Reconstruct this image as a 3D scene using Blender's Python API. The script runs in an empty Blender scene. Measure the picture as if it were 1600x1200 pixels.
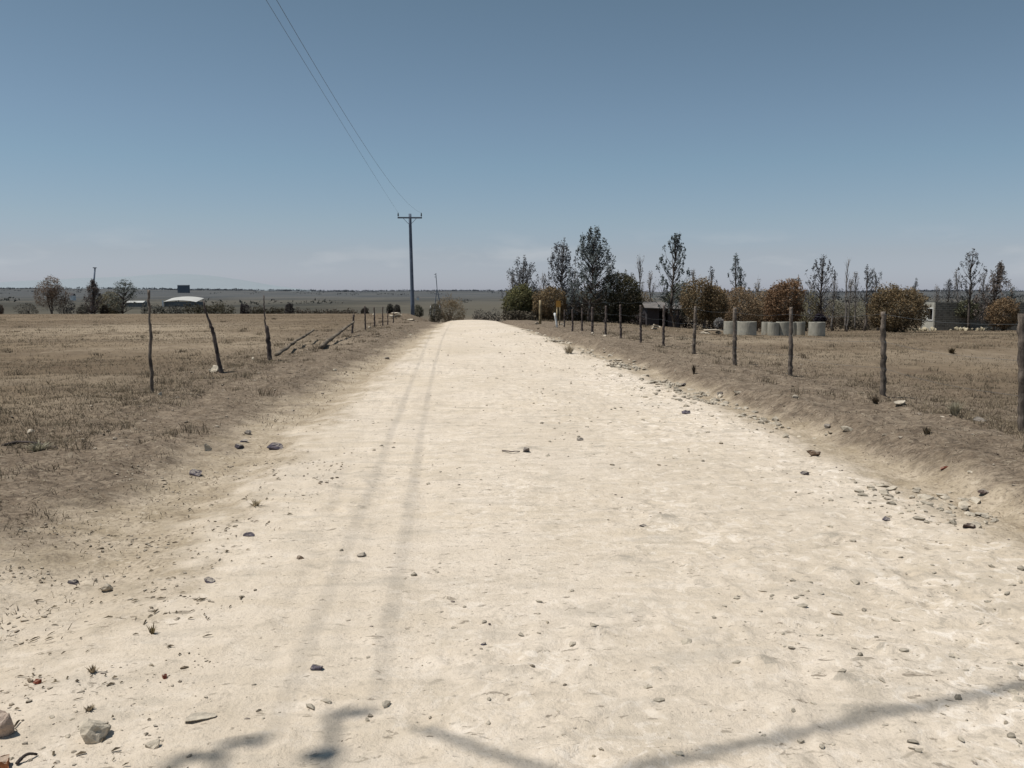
import bpy, bmesh, math
import numpy as np
from mathutils import Vector, Matrix, Euler

scene = bpy.context.scene
COL = scene.collection
rng = np.random.default_rng(7)
PI = math.pi

# ------------------------------------------------------------------ camera
EYE = np.array([0.0, 0.0, 1.6])
F = 1331.0                      # focal length in pixels of a 1600 px wide frame
PITCH = math.atan(140.0 / F)    # horizon sits above the middle of the frame
YAW = math.atan(65.0 / F)       # road runs slightly left of the lens axis
cam_data = bpy.data.cameras.new('camera')
cam = bpy.data.objects.new('camera', cam_data)
COL.objects.link(cam)
cam.location = EYE
cam.rotation_euler = (PI / 2 - PITCH, 0, -YAW)
cam_data.sensor_width = 36.0
cam_data.lens = F / 1600.0 * 36.0
cam_data.clip_start = 0.05
cam_data.clip_end = 60000
scene.camera = cam
RC = np.array(Euler((PI / 2 - PITCH, 0, -YAW)).to_matrix())


def sstep(a, b, x):
    t = np.clip((np.asarray(x, float) - a) / (b - a), 0, 1)
    return t * t * (3 - 2 * t)


_tab = np.random.default_rng(3).random((256, 256))


def vnoise(x, y, s=0):
    x = np.asarray(x, float) + 17.3 * s
    y = np.asarray(y, float) + 41.7 * s
    xi = np.floor(x).astype(np.int64); yi = np.floor(y).astype(np.int64)
    fx = x - xi; fy = y - yi
    fx = fx * fx * (3 - 2 * fx); fy = fy * fy * (3 - 2 * fy)
    a = _tab[xi & 255, yi & 255]; b = _tab[(xi + 1) & 255, yi & 255]
    c = _tab[xi & 255, (yi + 1) & 255]; d = _tab[(xi + 1) & 255, (yi + 1) & 255]
    return (a * (1 - fx) + b * fx) * (1 - fy) + (c * (1 - fx) + d * fx) * fy - 0.5


def fbm(x, y, o=4, s=0):
    r = 0; amp = 1.0
    for k in range(o):
        r = r + amp * vnoise(x * 2 ** k, y * 2 ** k, s + k)
        amp *= 0.5
    return r


def edge_l(y):
    return np.interp(y, [-10, 3, 9, 16, 30, 47, 60, 120], [-1.75, -1.7, -1.75, -1.65, -1.55, -1.45, -1.25, -1.2]) + 0.22 * vnoise(y * 0.5, y * 0 + 3.3)


def edge_r(y):
    return np.interp(y, [-10, 3, 9, 16, 30, 47, 60, 120], [3.5, 3.5, 3.45, 3.3, 2.8, 2.0, 1.55, 1.4]) + 0.22 * vnoise(y * 0.5, y * 0 + 8.1)


# rough patches where the stone base breaks through the dusty surface: x, y, radius x, radius y
PATCHES = []


def patch_field(x, y):
    r = np.zeros(np.shape(x))
    for (px, py, rx, ry) in PATCHES:
        d = ((x - px) / rx) ** 2 + ((y - py) / ry) ** 2
        r = np.maximum(r, np.exp(-d * 1.2))
    return r


def track_shade_field(x, y):  # faint wheel tracks; also paints the shadow bands of the overhead wires
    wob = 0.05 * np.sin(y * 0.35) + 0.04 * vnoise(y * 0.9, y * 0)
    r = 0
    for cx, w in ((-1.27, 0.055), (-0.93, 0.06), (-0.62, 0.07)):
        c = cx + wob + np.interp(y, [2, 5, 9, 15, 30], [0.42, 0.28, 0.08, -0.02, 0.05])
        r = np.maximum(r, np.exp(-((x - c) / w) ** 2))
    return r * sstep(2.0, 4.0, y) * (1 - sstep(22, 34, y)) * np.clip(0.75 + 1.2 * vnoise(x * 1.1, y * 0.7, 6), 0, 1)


def ground_h(x, y, fine=True):
    x = np.asarray(x, float); y = np.asarray(y, float)
    wl = 1 - sstep(-6.0, -2.5, x)
    wr = sstep(7.5, 18.0, x)
    d_road = -0.055 * np.maximum(y - 59, 0) - 0.0006 * np.clip(y - 44, 0, 15) ** 2
    d_left = -0.05 * np.maximum(y - 79, 0)
    d_right = -0.035 * np.maximum(y - 30, 0)
    h = d_left * wl + d_right * wr + d_road * np.clip(1 - wl - wr, 0, 1)
    h = np.maximum(h, -2.4)
    amp = 11 + 11 * (1 - sstep(-1500, -150, x))
    far = sstep(650, 2500, y)
    h = h + far * amp * (1 + 0.45 * fbm(x / 420, y / 900, 3, 5) + 0.5 * vnoise(x / 900, y / 3000, 15)) - 60 * sstep(2700, 6000, y)
    h = h + sstep(110, 320, y) * 0.9 * fbm(x / 60, y / 60, 3, 9)
    el = edge_l(y); er = edge_r(y)
    vl = sstep(0.5, 1.7, el - x)            # how far out on the left / right side
    vr = sstep(0.55, 1.0, x - er)
    near = 1 - sstep(60, 90, y)
    h = h + near * (0.05 * vl + 0.13 * vr * (1 - 0.6 * sstep(1.5, 4, x - er)))
    h = h + near * (vl + vr) * (0.07 * fbm(x * 0.9, y * 0.9, 3, 2) + 0.10 * vnoise(x * 0.16, y * 0.16, 4))
    onroad = (1 - vl) * (1 - vr)
    h = h - near * 0.05 * onroad * sstep(0.0, 0.45, np.maximum(el - x, x - er))
    h = h + near * onroad * 0.035 * vnoise(x * 0.7, y * 0.35, 11)
    h = h - 0.07 * np.clip((x - 0.5 * (el + er)) / (er - el) * 2, -1.6, 1.6) ** 2 * sstep(25, 60, y) * (1 - sstep(75, 110, y))
    if fine:
        nr = 1 - sstep(18, 45, y)
        rough = np.clip(0.35 + 1.3 * vnoise(x * 0.45, y * 0.45, 13) + 0.5 * sstep(0.5, 2.5, x), 0.1, 1.3)
        det = np.minimum(fbm(x * 7, y * 7, 3, 21), 0.18)
        rid = 0.25 - np.abs(fbm(x * 4.2, y * 4.2, 3, 61))
        blk = np.clip(vnoise(x * 0.8, y * 0.55, 63) * 2.2 + 0.25 + 0.12 * x, 0, 1)
        h = h + nr * onroad * (rough * 0.036 * det + blk * 0.075 * np.maximum(rid, 0.02))
        p = patch_field(x, y)
        h = h + p * (0.014 + 0.03 * np.abs(fbm(x * 11, y * 11, 2, 31)))
        h = h - 0.008 * track_shade_field(x, y) * onroad
        shz = sstep(-0.3, 0.2, np.maximum(el - x, x - er)) * (1 - sstep(20, 45, y))
        h = h + shz * (0.028 * np.maximum(fbm(x * 5.5, y * 5.5, 3, 57), -0.08) + 0.012 * fbm(x * 14, y * 14, 2, 58))
        h = h + (vl + vr) * (1 - sstep(25, 50, y)) * (0.06 * fbm(x * 2.6, y * 2.6, 2, 28) + 0.075 * np.maximum(fbm(x * 4.2, y * 4.2, 3, 25), -0.06) + 0.03 * (0.3 - np.abs(fbm(x * 7, y * 9, 3, 26))))
    return h


def gh(x, y):
    return float(ground_h(np.array([x]), np.array([y]))[0])


def ray(px, py):
    d = RC @ np.array([(px - 800) / F, -(py - 600) / F, -1.0])
    return d / np.linalg.norm(d)


def on_ground(px, py):
    d = ray(px, py)
    ts = 1.5 * (400 / 1.5) ** np.linspace(0, 1, 5000)
    dz = EYE[2] + d[2] * ts - ground_h(d[0] * ts, d[1] * ts)
    k = int(np.argmax(dz < 0)) if (dz < 0).any() else len(ts) - 1
    k = max(k, 1)
    t = ts[k - 1] + (ts[k] - ts[k - 1]) * dz[k - 1] / (dz[k - 1] - dz[k] + 1e-12)
    return EYE + d * t


def at_depth(px, py, y):
    d = ray(px, py)
    return EYE + d * (y / d[1])


for (px, py, rx, ry) in [(822, 702, .22, .16), (935, 700, .16, .12), (1320, 1068, .15, .08), (1200, 1040, .13, .07), (1335, 1112, .17, .07),
                         (1380, 1012, .08, .06), (1305, 892, .13, .11), (975, 874, .14, .10), (1040, 808, .2, .16), (880, 748, .3, .1),
                         (1300, 838, .2, .09), (1345, 835, .25, .1), (1430, 920, .08, .06), (760, 795, .35, .12), (1275, 740, .6, .25), (1150, 690, .5, .3),
                         (760, 585, .5, .5), (1000, 640, .5, .3), (935, 990, .12, .06), (1590, 1045, .1, .06), (1060, 770, .3, .12), (700, 640, .3, .3),
                         (1190, 780, .3, .2), (1020, 1056, .06, .05), (850, 630, .4, .2), (970, 590, .4, .3), (860, 560, .5, .5)]:
    d = ray(px, py); t = -1.6 / d[2]
    if rx <= .22: PATCHES.append((float(d[0] * t), float(d[1] * t), rx * .85, ry * .85))

# ------------------------------------------------------------------ mesh helpers


def make_mesh(name, verts, faces, colors=None, smooth=False):
    """faces: list of int arrays, each (n,3) or (n,4)"""
    verts = np.asarray(verts, np.float32)
    if not isinstance(faces, (list, tuple)):
        faces = [faces]
    faces = [np.asarray(f, np.int32) for f in faces if len(f)]
    me = bpy.data.meshes.new(name)
    me.vertices.add(len(verts))
    me.vertices.foreach_set('co', verts.ravel())
    idx = np.concatenate([f.ravel() for f in faces])
    tot = np.concatenate([np.full(len(f), f.shape[1], np.int32) for f in faces])
    start = np.concatenate([[0], np.cumsum(tot)[:-1]]).astype(np.int32)
    me.loops.add(len(idx)); me.polygons.add(len(tot))
    me.loops.foreach_set('vertex_index', idx)
    me.polygons.foreach_set('loop_start', start)
    me.polygons.foreach_set('loop_total', tot)
    me.polygons.foreach_set('use_smooth', np.full(len(tot), smooth, bool))
    if colors is not None:
        at = me.color_attributes.new('Col', 'FLOAT_COLOR', 'POINT')
        c = np.ones((len(verts), 4), np.float32); c[:, :3] = colors
        at.data.foreach_set('color', c.ravel())
    me.update(calc_edges=True); me.validate()
    return me


class MB:
    def __init__(self):
        self.v = []; self.f3 = []; self.f4 = []; self.c = []; self.n = 0

    def add(self, v, f, col=(1, 1, 1)):
        v = np.asarray(v, float); f = np.asarray(f, np.int64)
        self.v.append(v)
        col = np.asarray(col, float)
        self.c.append(np.broadcast_to(col, (len(v), 3)) if col.ndim == 1 else col)
        if len(f):
            (self.f3 if f.shape[1] == 3 else self.f4).append(f + self.n)
        self.n += len(v)

    def box(self, lo, hi, col=(1, 1, 1), rot=0, piv=(0, 0)):
        x0, y0, z0 = lo; x1, y1, z1 = hi
        v = np.array([[x0, y0, z0], [x1, y0, z0], [x1, y1, z0], [x0, y1, z0], [x0, y0, z1], [x1, y0, z1], [x1, y1, z1], [x0, y1, z1]], float)
        if rot:
            c, s = math.cos(rot), math.sin(rot)
            q = v[:, :2] - piv
            v[:, 0] = piv[0] + q[:, 0] * c - q[:, 1] * s; v[:, 1] = piv[1] + q[:, 0] * s + q[:, 1] * c
        self.add(v, [[0, 3, 2, 1], [4, 5, 6, 7], [0, 1, 5, 4], [1, 2, 6, 5], [2, 3, 7, 6], [3, 0, 4, 7]], col)

    def tube(self, pts, rad, n=6, col=(1, 1, 1), jit=0.0, r=rng):
        pts = np.asarray(pts, float); k = len(pts)
        rad = np.broadcast_to(np.asarray(rad, float), (k,))
        d = np.gradient(pts, axis=0); d /= np.linalg.norm(d, axis=1)[:, None] + 1e-9
        ref = np.array([1.0, 0, 0]) if abs(d[k // 2][0]) < 0.8 else np.array([0, 1.0, 0])
        u = np.cross(d, ref); u /= np.linalg.norm(u, axis=1)[:, None]
        w = np.cross(d, u)
        a = np.arange(n) * 2 * PI / n
        ring = u[:, None] * np.cos(a)[None, :, None] + w[:, None] * np.sin(a)[None, :, None]
        rr = rad[:, None] * (1 + jit * (r.random((k, n)) - 0.5) * 2)
        v = pts[:, None] + ring * rr[:, :, None]
        v = v.reshape(-1, 3)
        i = np.arange(k - 1)[:, None] * n; j = np.arange(n)[None]
        f = np.stack([i + j, i + (j + 1) % n, i + n + (j + 1) % n, i + n + j], -1).reshape(-1, 4)
        self.add(v, f, col)
        base = self.n
        self.add(np.array([pts[0], pts[-1]]), np.zeros((0, 3), int), col)
        b0 = base - len(v)
        jj = np.arange(n)
        self.f3.append(np.stack([np.full(n, base), b0 + (jj + 1) % n, b0 + jj], -1))
        e0 = b0 + (k - 1) * n
        self.f3.append(np.stack([np.full(n, base + 1), e0 + jj, e0 + (jj + 1) % n], -1))

    def mesh(self, name, smooth=False, origin=(0, 0, 0)):
        v = np.concatenate(self.v) - np.asarray(origin)
        fs = []
        if self.f3: fs.append(np.concatenate(self.f3))
        if self.f4: fs.append(np.concatenate(self.f4))
        return make_mesh(name, v, fs, np.concatenate(self.c), smooth)


def link(name, me, mat, parent=None, loc=(0, 0, 0)):
    o = bpy.data.objects.new(name, me)
    COL.objects.link(o)
    if mat and not me.materials: me.materials.append(mat)
    o.location = loc
    if parent: o.parent = parent
    return o


def tag(o, label, cat, group=None, kind=None):
    o['label'] = label
    if cat: o['category'] = cat
    if group: o['group'] = group
    if kind: o['kind'] = kind
    return o


def thing(name, label, cat, loc, group=None):
    o = bpy.data.objects.new(name, None)
    o.empty_display_size = 0.2
    COL.objects.link(o); o.location = loc
    return tag(o, label, cat, group)


# ------------------------------------------------------------------ materials
class Nodes:
    def __init__(self, name):
        self.m = bpy.data.materials.new(name); self.m.use_nodes = True
        self.t = self.m.node_tree; self.t.nodes.clear()
        self.out = self.t.nodes.new('ShaderNodeOutputMaterial')
        self.b = self.t.nodes.new('ShaderNodeBsdfPrincipled')
        self.l(self.b.outputs[0], self.out.inputs[0])
        self.b.inputs['Roughness'].default_value = 0.9
        self.b.inputs['Specular IOR Level'].default_value = 0.15

    def l(self, a, b): self.t.links.new(a, b)

    def n(self, t, **k):
        nd = self.t.nodes.new(t)
        for a, v in k.items(): setattr(nd, a, v)
        return nd

    def pos(self): return self.n('ShaderNodeNewGeometry').outputs['Position']

    def objco(self): return self.n('ShaderNodeTexCoord').outputs['Object']

    def scaled(self, vec, s):
        m = self.n('ShaderNodeMapping'); m.inputs['Scale'].default_value = s
        self.l(vec, m.inputs['Vector']); return m.outputs[0]

    def noise(self, vec, scale, detail=4, rough=0.55, dist=0.0):
        nd = self.n('ShaderNodeTexNoise'); nd.inputs['Scale'].default_value = scale
        nd.inputs['Detail'].default_value = detail; nd.inputs['Roughness'].default_value = rough
        nd.inputs['Distortion'].default_value = dist
        self.l(vec, nd.inputs['Vector']); return nd.outputs['Fac']

    def ramp(self, fac, stops):
        r = self.n('ShaderNodeValToRGB')
        while len(r.color_ramp.elements) < len(stops): r.color_ramp.elements.new(0.5)
        for e, (p, c) in zip(r.color_ramp.elements, stops):
            e.position = p
            e.color = (c, c, c, 1) if isinstance(c, (int, float)) else (*c, 1)
        self.l(fac, r.inputs[0]); return r.outputs[0]

    def mix(self, fac, a, b, mode='MIX'):
        m = self.n('ShaderNodeMix', data_type='RGBA', blend_type=mode)
        for s, v in ((m.inputs[0], fac), (m.inputs[6], a), (m.inputs[7], b)):
            if isinstance(v, (int, float)): s.default_value = v
            elif isinstance(v, tuple): s.default_value = (*v, 1)
            else: self.l(v, s)
        return m.outputs[2]

    def math(self, op, a, b=0.0, clamp=False):
        m = self.n('ShaderNodeMath', operation=op); m.use_clamp = clamp
        for s, v in ((m.inputs[0], a), (m.inputs[1], b)):
            if isinstance(v, (int, float)): s.default_value = v
            else: self.l(v, s)
        return m.outputs[0]

    def bump(self, h, strength, dist):
        b = self.n('ShaderNodeBump'); b.inputs['Strength'].default_value = strength; b.inputs['Distance'].default_value = dist
        self.l(h, b.inputs['Height']); self.l(b.outputs[0], self.b.inputs['Normal'])

    def color(self, c):
        if isinstance(c, tuple): self.b.inputs['Base Color'].default_value = (*c, 1)
        else: self.l(c, self.b.inputs['Base Color'])

    def attr(self):
        a = self.n('ShaderNodeAttribute'); a.attribute_name = 'Col'; return a.outputs['Color']


def ground_material():
    N = Nodes('dry_ground')
    p = N.pos()
    sep = N.n('ShaderNodeSeparateColor'); N.l(N.attr(), sep.inputs[0])
    road, shoulder, grey = sep.outputs[0], sep.outputs[1], sep.outputs[2]
    big = N.noise(p, 0.35, 5, 0.6); mid = N.noise(p, 2.6, 6, 0.62, 0.3); fine = N.noise(p, 34, 5, 0.7); vfine = N.noise(p, 140, 3, 0.7)
    streak = N.noise(N.scaled(p, (1.5, 4.5, 1)), 1.3, 6, 0.6, 0.4)
    # road: pale murram dust
    rc = N.mix(N.ramp(big, [(0.35, 0.0), (0.65, 1.0)]), (0.545, 0.46, 0.355), (0.59, 0.512, 0.425))
    rc = N.mix(N.ramp(streak, [(0.42, 0.0), (0.66, 0.8)]), rc, (0.655, 0.57, 0.475))
    rc = N.mix(N.ramp(mid, [(0.28, 0.6), (0.45, 0.0)]), rc, (0.42, 0.36, 0.28))
    rs = N.noise(N.scaled(p, (3.5, 9.0, 1)), 1.0, 6, 0.7, 0.8)
    rc = N.mix(N.ramp(rs, [(0.28, 0.75), (0.41, 0.0)]), rc, (0.33, 0.29, 0.235))
    rc = N.mix(N.ramp(N.noise(p, 7, 5, 0.65, 0.5), [(0.56, 0.0), (0.70, 0.7)]), rc, (0.70, 0.62, 0.53))
    rc = N.mix(N.ramp(fine, [(0.30, 0.6), (0.44, 0.0)]), rc, (0.31, 0.27, 0.215))
    rc = N.mix(N.ramp(vfine, [(0.27, 0.7), (0.37, 0.0)]), rc, (0.22, 0.19, 0.155))
    vo = N.n('ShaderNodeTexVoronoi'); vo.inputs['Scale'].default_value = 26; N.l(p, vo.inputs['Vector'])
    peb = N.math('MULTIPLY', N.ramp(vo.outputs['Distance'], [(0.10, 1.0), (0.26, 0.0)]), N.ramp(N.noise(p, 1.7, 4, 0.6), [(0.50, 0.0), (0.62, 1.0)]))
    rc = N.mix(N.math('MULTIPLY', peb, N.ramp(N.noise(p, 21, 2, 0.5), [(0.45, 0.0), (0.55, 0.8)])), rc, (0.24, 0.205, 0.165))
    def ticks(scale, lo, clus):
        w_ = N.n('ShaderNodeMapping'); w_.inputs['Scale'].default_value = (0.55, 1.0, 1.0); N.l(p, w_.inputs['Vector'])
        f_ = N.noise(w_.outputs[0], scale, 3, 0.62, 0.5)
        c_ = N.math('MULTIPLY', N.math('SUBTRACT', N.noise(p, clus, 3, 0.6), 0.5), 0.22)
        return N.ramp(N.math('SUBTRACT', f_, c_), [(lo, 1.0), (lo + 0.045, 0.0)])
    for sc_, lo_, cl_, co_ in ((7, 0.285, 1.1, (0.32, 0.275, 0.22)), (17, 0.303, 0.9, (0.22, 0.185, 0.145)), (34, 0.305, 1.4, (0.17, 0.14, 0.11))):
        rc = N.mix(N.math('MULTIPLY', ticks(sc_, lo_, cl_), 0.9), rc, co_)
    pn = N.noise(p, 22, 5, 0.75, 0.6)
    gp = N.ramp(N.math('ADD', N.math('MULTIPLY', grey, 0.75), N.math('MULTIPLY', N.math('SUBTRACT', pn, 0.5), 1.5)), [(0.34, 0.0), (0.50, 0.8)])
    spx0 = N.n('ShaderNodeSeparateXYZ'); N.l(p, spx0.inputs[0])
    rubble = N.ramp(N.math('ADD', N.math('MULTIPLY', spx0.outputs[0], 0.10), N.noise(N.scaled(p, (0.8, 0.4, 1)), 1.0, 4, 0.6)), [(0.42, 0.15), (0.72, 1.0)])
    ch = N.noise(p, 7.5, 6, 0.68, 1.3)  # lump relief painted as colour: bright tops and grey undersides
    rc = N.mix(N.math('MULTIPLY', rubble, N.ramp(ch, [(0.36, 0.8), (0.455, 0.0)])), rc, (0.35, 0.305, 0.25))
    rc = N.mix(N.math('MULTIPLY', rubble, N.ramp(ch, [(0.545, 0.0), (0.60, 0.8)])), rc, (0.74, 0.665, 0.58))
    drift = N.noise(N.scaled(p, (0.5, 0.22, 1)), 1.0, 5, 0.6, 0.5)
    rc = N.mix(N.ramp(drift, [(0.34, 0.5), (0.60, 0.0)]), rc, (0.46, 0.39, 0.305))
    gp = N.math('MULTIPLY', gp, N.ramp(grey, [(0.10, 0.0), (0.3, 1.0)]))
    rc = N.mix(gp, rc, N.mix(N.ramp(pn, [(0.45, 0.0), (0.55, 1.0)]), (0.20, 0.175, 0.145), (0.36, 0.32, 0.265)))
    soft = N.noise(N.scaled(p, (0.8, 2.2, 1)), 1.9, 5, 0.6, 0.7)
    rc = N.mix(N.ramp(soft, [(0.30, 0.55), (0.47, 0.0)]), rc, (0.38, 0.335, 0.275))
    # shoulder: sandy
    sc = N.mix(N.ramp(mid, [(0.35, 0.0), (0.65, 1.0)]), (0.31, 0.25, 0.175), (0.45, 0.375, 0.285))
    sc = N.mix(N.ramp(fine, [(0.36, 0.7), (0.50, 0.0)]), sc, (0.19, 0.155, 0.115))
    sc = N.mix(N.ramp(N.noise(p, 13, 5, 0.7, 0.5), [(0.36, 0.7), (0.46, 0.0)]), sc, (0.20, 0.16, 0.115))
    sc = N.mix(N.ramp(N.noise(p, 17, 4, 0.7, 0.5), [(0.58, 0.0), (0.68, 0.7)]), sc, (0.53, 0.455, 0.355))
    # verge and field: grey brown dry earth and trodden grass
    m2 = N.noise(p, 6.5, 6, 0.7, 0.5)
    vc = N.mix(N.ramp(mid, [(0.32, 0.0), (0.68, 1.0)]), (0.130, 0.098, 0.070), (0.235, 0.186, 0.138))
    vc = N.mix(N.ramp(m2, [(0.36, 0.8), (0.50, 0.0)]), vc, (0.082, 0.064, 0.049))
    vc = N.mix(N.ramp(m2, [(0.56, 0.0), (0.72, 0.7)]), vc, (0.285, 0.24, 0.185))
    vc = N.mix(N.ramp(fine, [(0.34, 0.75), (0.50, 0.0)]), vc, (0.07, 0.056, 0.044))
    vc = N.mix(N.ramp(vfine, [(0.57, 0.0), (0.70, 0.7)]), vc, (0.32, 0.265, 0.20))
    m3 = N.noise(N.scaled(p, (0.7, 1.2, 1)), 17, 5, 0.72, 0.8)
    vc = N.mix(N.ramp(m3, [(0.37, 0.85), (0.47, 0.0)]), vc, (0.062, 0.048, 0.037))
    vc = N.mix(N.ramp(m3, [(0.56, 0.0), (0.66, 0.75)]), vc, (0.31, 0.26, 0.195))
    fstreak = N.noise(N.scaled(p, (0.05, 0.16, 1)), 1.0, 7, 0.65, 0.6)
    fc = N.mix(N.ramp(fstreak, [(0.36, 0.0), (0.64, 1.0)]), (0.120, 0.090, 0.062), (0.205, 0.158, 0.108))
    fb = N.noise(p, 0.55, 7, 0.7, 0.8)
    fc = N.mix(N.ramp(fb, [(0.36, 0.75), (0.47, 0.0)]), fc, (0.105, 0.076, 0.052))
    fc = N.mix(N.ramp(fb, [(0.55, 0.0), (0.66, 0.6)]), fc, (0.25, 0.20, 0.145))
    fc = N.mix(N.ramp(N.noise(p, 5, 6, 0.75), [(0.36, 0.6), (0.52, 0.0)]), fc, (0.085, 0.064, 0.045))
    spx = N.n('ShaderNodeSeparateXYZ'); N.l(p, spx.inputs[0])
    ax = N.math('ABSOLUTE', N.math('SUBTRACT', spx.outputs[0], 1.0))
    infield = N.ramp(N.math('ADD', N.math('MULTIPLY', ax, 0.1), N.math('MULTIPLY', N.math('SUBTRACT', mid, 0.5), 0.5)), [(0.52, 0.0), (0.85, 1.0)])
    vc = N.mix(infield, vc, fc)
    # distance: valley grass and hills beyond, haze painted into their colour
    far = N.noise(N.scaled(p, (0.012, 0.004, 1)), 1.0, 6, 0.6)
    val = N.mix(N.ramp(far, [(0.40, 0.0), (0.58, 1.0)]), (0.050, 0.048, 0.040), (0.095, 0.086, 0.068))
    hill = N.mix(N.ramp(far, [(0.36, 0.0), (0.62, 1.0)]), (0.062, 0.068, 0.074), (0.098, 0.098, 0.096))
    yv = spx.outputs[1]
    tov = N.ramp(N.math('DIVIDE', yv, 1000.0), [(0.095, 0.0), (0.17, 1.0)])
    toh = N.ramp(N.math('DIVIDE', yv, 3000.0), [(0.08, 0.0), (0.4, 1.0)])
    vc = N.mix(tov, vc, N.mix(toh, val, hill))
    c = N.mix(shoulder, vc, sc); c = N.mix(road, c, rc)
    N.color(c)
    N.b.inputs['Roughness'].default_value = 1.0
    N.b.inputs['Specular IOR Level'].default_value = 0.05
    hh = N.math('ADD', N.math('MULTIPLY', fine, 0.6), N.math('ADD', N.math('MULTIPLY', vfine, 0.10), N.math('MULTIPLY', mid, 1.2)))
    N.bump(hh, 0.7, 0.035)
    return N.m


def attr_material(name, rough=0.9, var=0.35, scale=20, trans=0.0):
    N = Nodes(name)
    f = N.ramp(N.noise(N.objco(), scale, 4, 0.65), [(0.3, 1 - var), (0.7, 1 + var * 0.5)])
    c = N.mix(1.0, N.attr(), f, 'MULTIPLY')
    N.color(c); N.b.inputs['Roughness'].default_value = rough
    if trans:
        N.b.inputs['Transmission Weight'].default_value = 0.0
        tr = N.n('ShaderNodeBsdfTranslucent'); N.l(c, tr.inputs[0])
        mx = N.n('ShaderNodeMixShader'); mx.inputs[0].default_value = trans
        N.l(N.b.outputs[0], mx.inputs[1]); N.l(tr.outputs[0], mx.inputs[2]); N.l(mx.outputs[0], N.out.inputs[0])
    else:
        N.bump(N.noise(N.objco(), scale * 2.5, 4, 0.7), 0.5, 0.02)
    return N.m


def wood_material(name, a, b, scale=9):
    N = Nodes(name)
    p = N.objco()
    g = N.noise(N.scaled(p, (6, 6, 0.7)), scale, 5, 0.7, 0.6)
    k = N.noise(p, 3.2, 3, 0.6)
    c = N.mix(N.ramp(g, [(0.32, 0.0), (0.66, 1.0)]), a, b)
    c = N.mix(N.ramp(k, [(0.40, 0.75), (0.55, 0.0)]), c, tuple(0.4 * q for q in a))
    N.color(c); N.bump(g, 0.8, 0.02)
    return N.m


def rock_material(name):
    N = Nodes(name)
    p = N.objco()
    n1 = N.noise(p, 14, 5, 0.65); n2 = N.noise(p, 70, 4, 0.7)
    f = N.mix(0.5, N.ramp(n1, [(0.3, 0.65), (0.7, 1.2)]), N.ramp(n2, [(0.3, 0.6), (0.7, 1.2)]), 'MULTIPLY')
    g = N.n('ShaderNodeNewGeometry'); sp = N.n('ShaderNodeSeparateXYZ'); N.l(g.outputs['True Normal'], sp.inputs[0])
    dust = N.ramp(N.math('ADD', sp.outputs[2], N.math('MULTIPLY', N.math('SUBTRACT', n1, 0.5), 0.5)), [(0.62, 0.0), (0.92, 0.75)])
    N.color(N.mix(1.0, N.mix(dust, N.attr(), (0.44, 0.385, 0.31)), f, 'MULTIPLY')); N.bump(n2, 0.6, 0.01)
    return N.m


def plain(name, c, rough=0.8, var=0.3, scale=6, metallic=0.0):
    N = Nodes(name)
    f = N.noise(N.objco(), scale, 5, 0.65)
    N.color(N.mix(N.ramp(f, [(0.3, 0.0), (0.7, 1.0)]), tuple(q * (1 - var) for q in c), tuple(min(q * (1 + var * 0.4), 0.9) for q in c)))
    N.b.inputs['Roughness'].default_value = rough; N.b.inputs['Metallic'].default_value = metallic
    N.bump(f, 0.3, 0.01)
    return N.m


def block_material():
    N = Nodes('grey_stone_block')
    p = N.objco()
    sx = N.n('ShaderNodeSeparateXYZ'); N.l(p, sx.inputs[0])
    cb = N.n('ShaderNodeCombineXYZ'); N.l(N.math('ADD', sx.outputs[0], sx.outputs[1]), cb.inputs[0]); N.l(sx.outputs[2], cb.inputs[1])
    br = N.n('ShaderNodeTexBrick')
    br.inputs['Color1'].default_value = (0.19, 0.18, 0.155, 1); br.inputs['Color2'].default_value = (0.12, 0.115, 0.10, 1)
    br.inputs['Mortar'].default_value = (0.27, 0.26, 0.23, 1)
    br.inputs['Scale'].default_value = 1.0; br.inputs['Brick Width'].default_value = 0.45; br.inputs['Row Height'].default_value = 0.22
    br.inputs['Mortar Size'].default_value = 0.018
    N.l(cb.outputs[0], br.inputs['Vector'])
    c = N.mix(0.7, br.outputs['Color'], N.ramp(N.noise(p, 2.5, 6, 0.7), [(0.3, 0.5), (0.7, 1.3)]), 'MULTIPLY')
    N.color(c); N.bump(br.outputs['Fac'], -0.4, 0.02)
    return N.m


M_GROUND = ground_material()
M_GRASS = attr_material('dry_grass', 0.95, 0.2, 3, trans=0.25)
M_LEAF = attr_material('leaves', 0.8, 0.35, 0.8, trans=0.18)
M_ROCK = rock_material('stone')
M_BARK = wood_material('bark', (0.08, 0.068, 0.06), (0.18, 0.15, 0.13), 5)
M_TWIG = wood_material('pale_twig_bark', (0.15, 0.135, 0.125), (0.27, 0.245, 0.225), 5)
M_POST = wood_material('weathered_post', (0.10, 0.082, 0.072), (0.26, 0.215, 0.175))
M_POSTD = wood_material('dark_weathered_post', (0.070, 0.056, 0.056), (0.18, 0.145, 0.125))
M_LOG = wood_material('bleached_log', (0.10, 0.08, 0.06), (0.26, 0.215, 0.165))
M_POLE = plain('treated_pole', (0.12, 0.15, 0.20), 0.85, 0.3, 3)
M_STEEL = plain('galvanised_steel', (0.15, 0.175, 0.21), 0.6, 0.2, 8)
M_INSUL = plain('insulator_glaze', (0.10, 0.12, 0.13), 0.35, 0.1, 20)
M_WIRE = plain('line_wire', (0.10, 0.11, 0.12), 0.6, 0.1, 5)
M_CONC = plain('culvert_concrete', (0.36, 0.34, 0.285), 0.9, 0.3, 3.5)
M_BLOCK = block_material()
M_PALEWALL = plain('sunlit_wall_tint', (0.40, 0.39, 0.34), 0.9, 0.2, 2)  # end wall base colour made paler as if sunlit
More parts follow.
